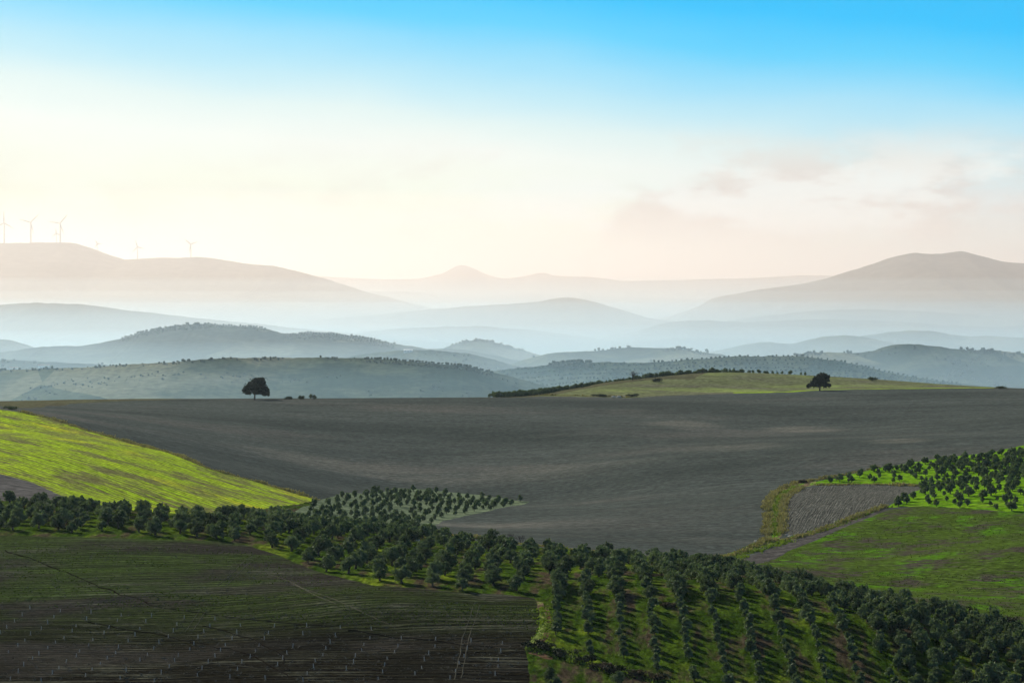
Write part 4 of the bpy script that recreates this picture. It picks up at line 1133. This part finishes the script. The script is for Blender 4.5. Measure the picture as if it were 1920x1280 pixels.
def gridrow(rd, u0, u1, du, ts, sc, ju=0.3):
    for t in ts:
        for u in np.arange(u0, u1, du):
            X, Y, Z = rd.at([u + rf.normal() * ju], [t + rf.normal() * 0.004])
            far.append((X[0], Y[0], Z[0] - 0.3, sc * (0.8 + 0.4 * rf.random()), int(rf.integers(5)), rf.random() * 6.28))
gridrow(R_MID, 540, 745, 5.4, (-0.006, -0.03, -0.055), 1.15)
gridrow(R_MID, 398, 500, 5.2, (0.0, -0.02), 1.05)
scatter(R_MID, 260, 230, 400, -0.05, 0.01, 1.2, -0.3)
scatter(R_MID, 500, -20, 1000, -0.9, -0.3, 1.2, 0.25, 220)
scatter(R_NEAR, 240, 0, 940, -0.02, 0.01, 0.85, -0.05, 60)
scatter(R_NEAR, 2600, 0, 1000, -0.6, 0.0, 0.65, 0.3, 90)
gridrow(R_NEAR, 690, 930, 6.0, (-0.0, -0.03), 0.95, 1.0)
for tt in np.linspace(-0.62, 0.0, 20):
    gridrow(R_OLIVE, 1225, 1800, 9.0, (tt,), 0.92, 1.6)
gridrow(R_OLIVE, 940, 1230, 7.0, (-0.02, -0.06, -0.10, -0.14, -0.19), 0.95, 1.8)
scatter(R_OLIVE, 200, 1030, 1110, -0.04, 0.01, 1.3, -0.2)
scatter(R_OLIVE, 700, 930, 1900, -0.8, -0.1, 0.9, 0.1, 120)
scatter(R_RIGHT, 420, 1480, 1950, -0.03, 0.01, 1.25, 0.0, 90)
scatter(R_RIGHT, 1500, 1480, 1950, -0.8, 0.0, 1.0, 0.05, 140)
scatter(R_BUMP, 300, 1000, 1360, -0.04, 0.01, 1.4, 0.0, 90)
scatter(R_BUMP, 400, 1000, 1360, -0.6, 0.0, 1.0, 0.1, 140)
scatter(R_CONE, 120, 840, 1000, -0.03, 0.01, 1.2, 0.0, 60)
scatter(R_SHED, 300, 640, 960, -0.6, 0.0, 1.1, 0.1, 100)
scatter(R_FARM, 350, 0, 330, -0.5, 0.05, 1.1, 0.1, 90)
join_trees('distant_trees', far, FARV, M_FAR, 'olive and scrub trees dotted over the distant hills')

M_WALL = plain('whitewashed wall', (0.72, 0.70, 0.66), 0.8, 0.06)
M_ROOF = plain('pale clay roof', (0.34, 0.22, 0.15), 0.85, 0.15)
M_DARK = plain('dark window', (0.03, 0.035, 0.04), 0.3, 0.1)
def house(rd, u, t, wd, dp, ht, label, cat='house', name='farmhouse', rot=0.0, flat=False, group=None):
    X, Y, Z = [a[0] for a in rd.at([u], [t])]
    r = empty(name, (X, Y, Z), rot)
    link('wall', Geo().box(-wd / 2, wd / 2, -dp / 2, dp / 2, -3, ht).mesh('wall', M_WALL), r)
    e = 0.5
    g = Geo()
    if flat:
        g.add([(-wd / 2 - e, -dp / 2 - e, ht + 0.02), (wd / 2 + e, -dp / 2 - e, ht + 0.02), (wd / 2 + e, dp / 2 + e, ht + 1.2), (-wd / 2 - e, dp / 2 + e, ht + 1.2),
               (-wd / 2 - e, -dp / 2 - e, ht + 0.35), (wd / 2 + e, -dp / 2 - e, ht + 0.35), (wd / 2 + e, dp / 2 + e, ht + 1.55), (-wd / 2 - e, dp / 2 + e, ht + 1.55)],
              [[0, 3, 2, 1], [4, 5, 6, 7], [0, 1, 5, 4], [1, 2, 6, 5], [2, 3, 7, 6], [3, 0, 4, 7]])
    else:
        rh = dp * 0.28
        g.add([(-wd / 2 - e, -dp / 2 - e, ht - 0.1), (wd / 2 + e, -dp / 2 - e, ht - 0.1), (wd / 2 + e, dp / 2 + e, ht - 0.1), (-wd / 2 - e, dp / 2 + e, ht - 0.1), (-wd / 2 - e, 0, ht + rh), (wd / 2 + e, 0, ht + rh)],
              [[0, 1, 5, 4], [2, 3, 4, 5], [1, 2, 5], [3, 0, 4], [0, 3, 2, 1]])
    link('roof', g.mesh('roof', M_WALL if flat else M_ROOF), r)
    link('door', Geo().box(-0.6, 0.6, -dp / 2 - 0.06, -dp / 2 + 0.05, 0, 2.1).mesh('door', M_DARK), r)
    for wx in (-wd * 0.3, wd * 0.3):
        link('window', Geo().box(wx - 0.6, wx + 0.6, -dp / 2 - 0.05, -dp / 2 + 0.05, ht * 0.45, ht * 0.45 + 1.2).mesh('window', M_DARK), r)
    return tag(r, label, cat, group)
GF = 'white farm buildings on the far left slope'
house(R_FARM, 96, -0.10, 19, 9, 5.5, 'largest white farmhouse on the hazy left slope', rot=0.15, group=GF)
house(R_FARM, 83, -0.16, 12, 8, 4.2, 'white outbuilding left of the largest hazy farmhouse', name='outbuilding', cat='building', rot=-0.2, group=GF)
house(R_FARM, 44, -0.12, 14, 7, 3.8, 'low white outbuilding, third from the right on the hazy left slope', name='outbuilding', cat='building', group=GF)
house(R_FARM, 10, -0.14, 22, 7, 3.4, 'long white farm shed at the left end of the hazy farm slope', name='outbuilding', cat='building', rot=0.1, group=GF)
house(R_SHED, 766, -0.02, 17, 8, 3.6, 'long pale shed alone on a hazy hilltop left of the cone-shaped hill', name='shed', cat='shed', flat=True)

M_TURB = plain('backlit grey turbine paint', (0.11, 0.11, 0.115), 0.5, 0.03)  # dark tone put into the paint so pale turbines look backlit
def turbine(u, hub_px, ang, label, dY=0.0, v_base=None):
    X, Y, Z = [a[0] for a in R_WIND.at([u], [dY])]
    _, _, zh = at(u, hub_px, Y)
    ht = zh - Z
    bl = min(ht * 0.62, 62)
    r = empty('wind_turbine', (X, Y, Z))
    link('tower', Geo().tube([(0, 0, -6), (0, 0, ht * 0.5), (0, 0, ht)], [3.6 * ht / 106, 3.0 * ht / 106, 2.4 * ht / 106], 12).mesh('tower', M_TURB, True), r)
    link('nacelle', Geo().box(-2.2, 2.2, -5.0, 6.0, ht - 2.0, ht + 2.4).mesh('nacelle', M_TURB), r)
    link('hub', Geo().tube([(0, -5, ht), (0, -7.5, ht), (0, -8.6, ht)], [2.2, 2.0, 0.5], 10).mesh('hub', M_TURB, True), r)
    for k in range(3):
        a = math.radians(ang + 120 * k)
        d = (math.cos(a), math.sin(a))
        nrm = (-d[1], d[0])
        V = []
        for q, wdt, th in ((1.5, 1.4, 1.2), (bl * 0.2, 2.8, 0.8), (bl * 0.6, 1.9, 0.5), (bl, 0.6, 0.2)):
            for sgn, yy in ((-1, -th), (1, -th), (1, th), (-1, th)):
                V.append((d[0] * q + nrm[0] * sgn * wdt, -7.0 + yy, ht + d[1] * q + nrm[1] * sgn * wdt))
        FA = [[i * 4 + j, i * 4 + (j + 1) % 4, (i + 1) * 4 + (j + 1) % 4, (i + 1) * 4 + j] for i in range(3) for j in range(4)] + [[0, 3, 2, 1], [12, 13, 14, 15]]
        link('blade', Geo().add(V, FA).mesh('blade', M_TURB), r)
    return tag(r, label, 'wind turbine', 'wind turbines on the left mountain')
turbine(8, 418, 90, 'pale wind turbine at the left photo edge, one blade straight up')
turbine(58, 417, 45, 'pale wind turbine with blades in a wide V, second from the left')
turbine(113, 419, 50, 'tall pale wind turbine with raised V blades at the right end of the flat summit')
turbine(106, 438, 96, 'shorter wind turbine directly left of the tall one at the summit end')
turbine(183, 457, 0, 'small wind turbine on the slope below the flat summit, one blade level')
turbine(258, 463, -15, 'small wind turbine in the dip of the mountain ridge')
turbine(358, 458, 20, 'small wind turbine on the low hump, rightmost of all')
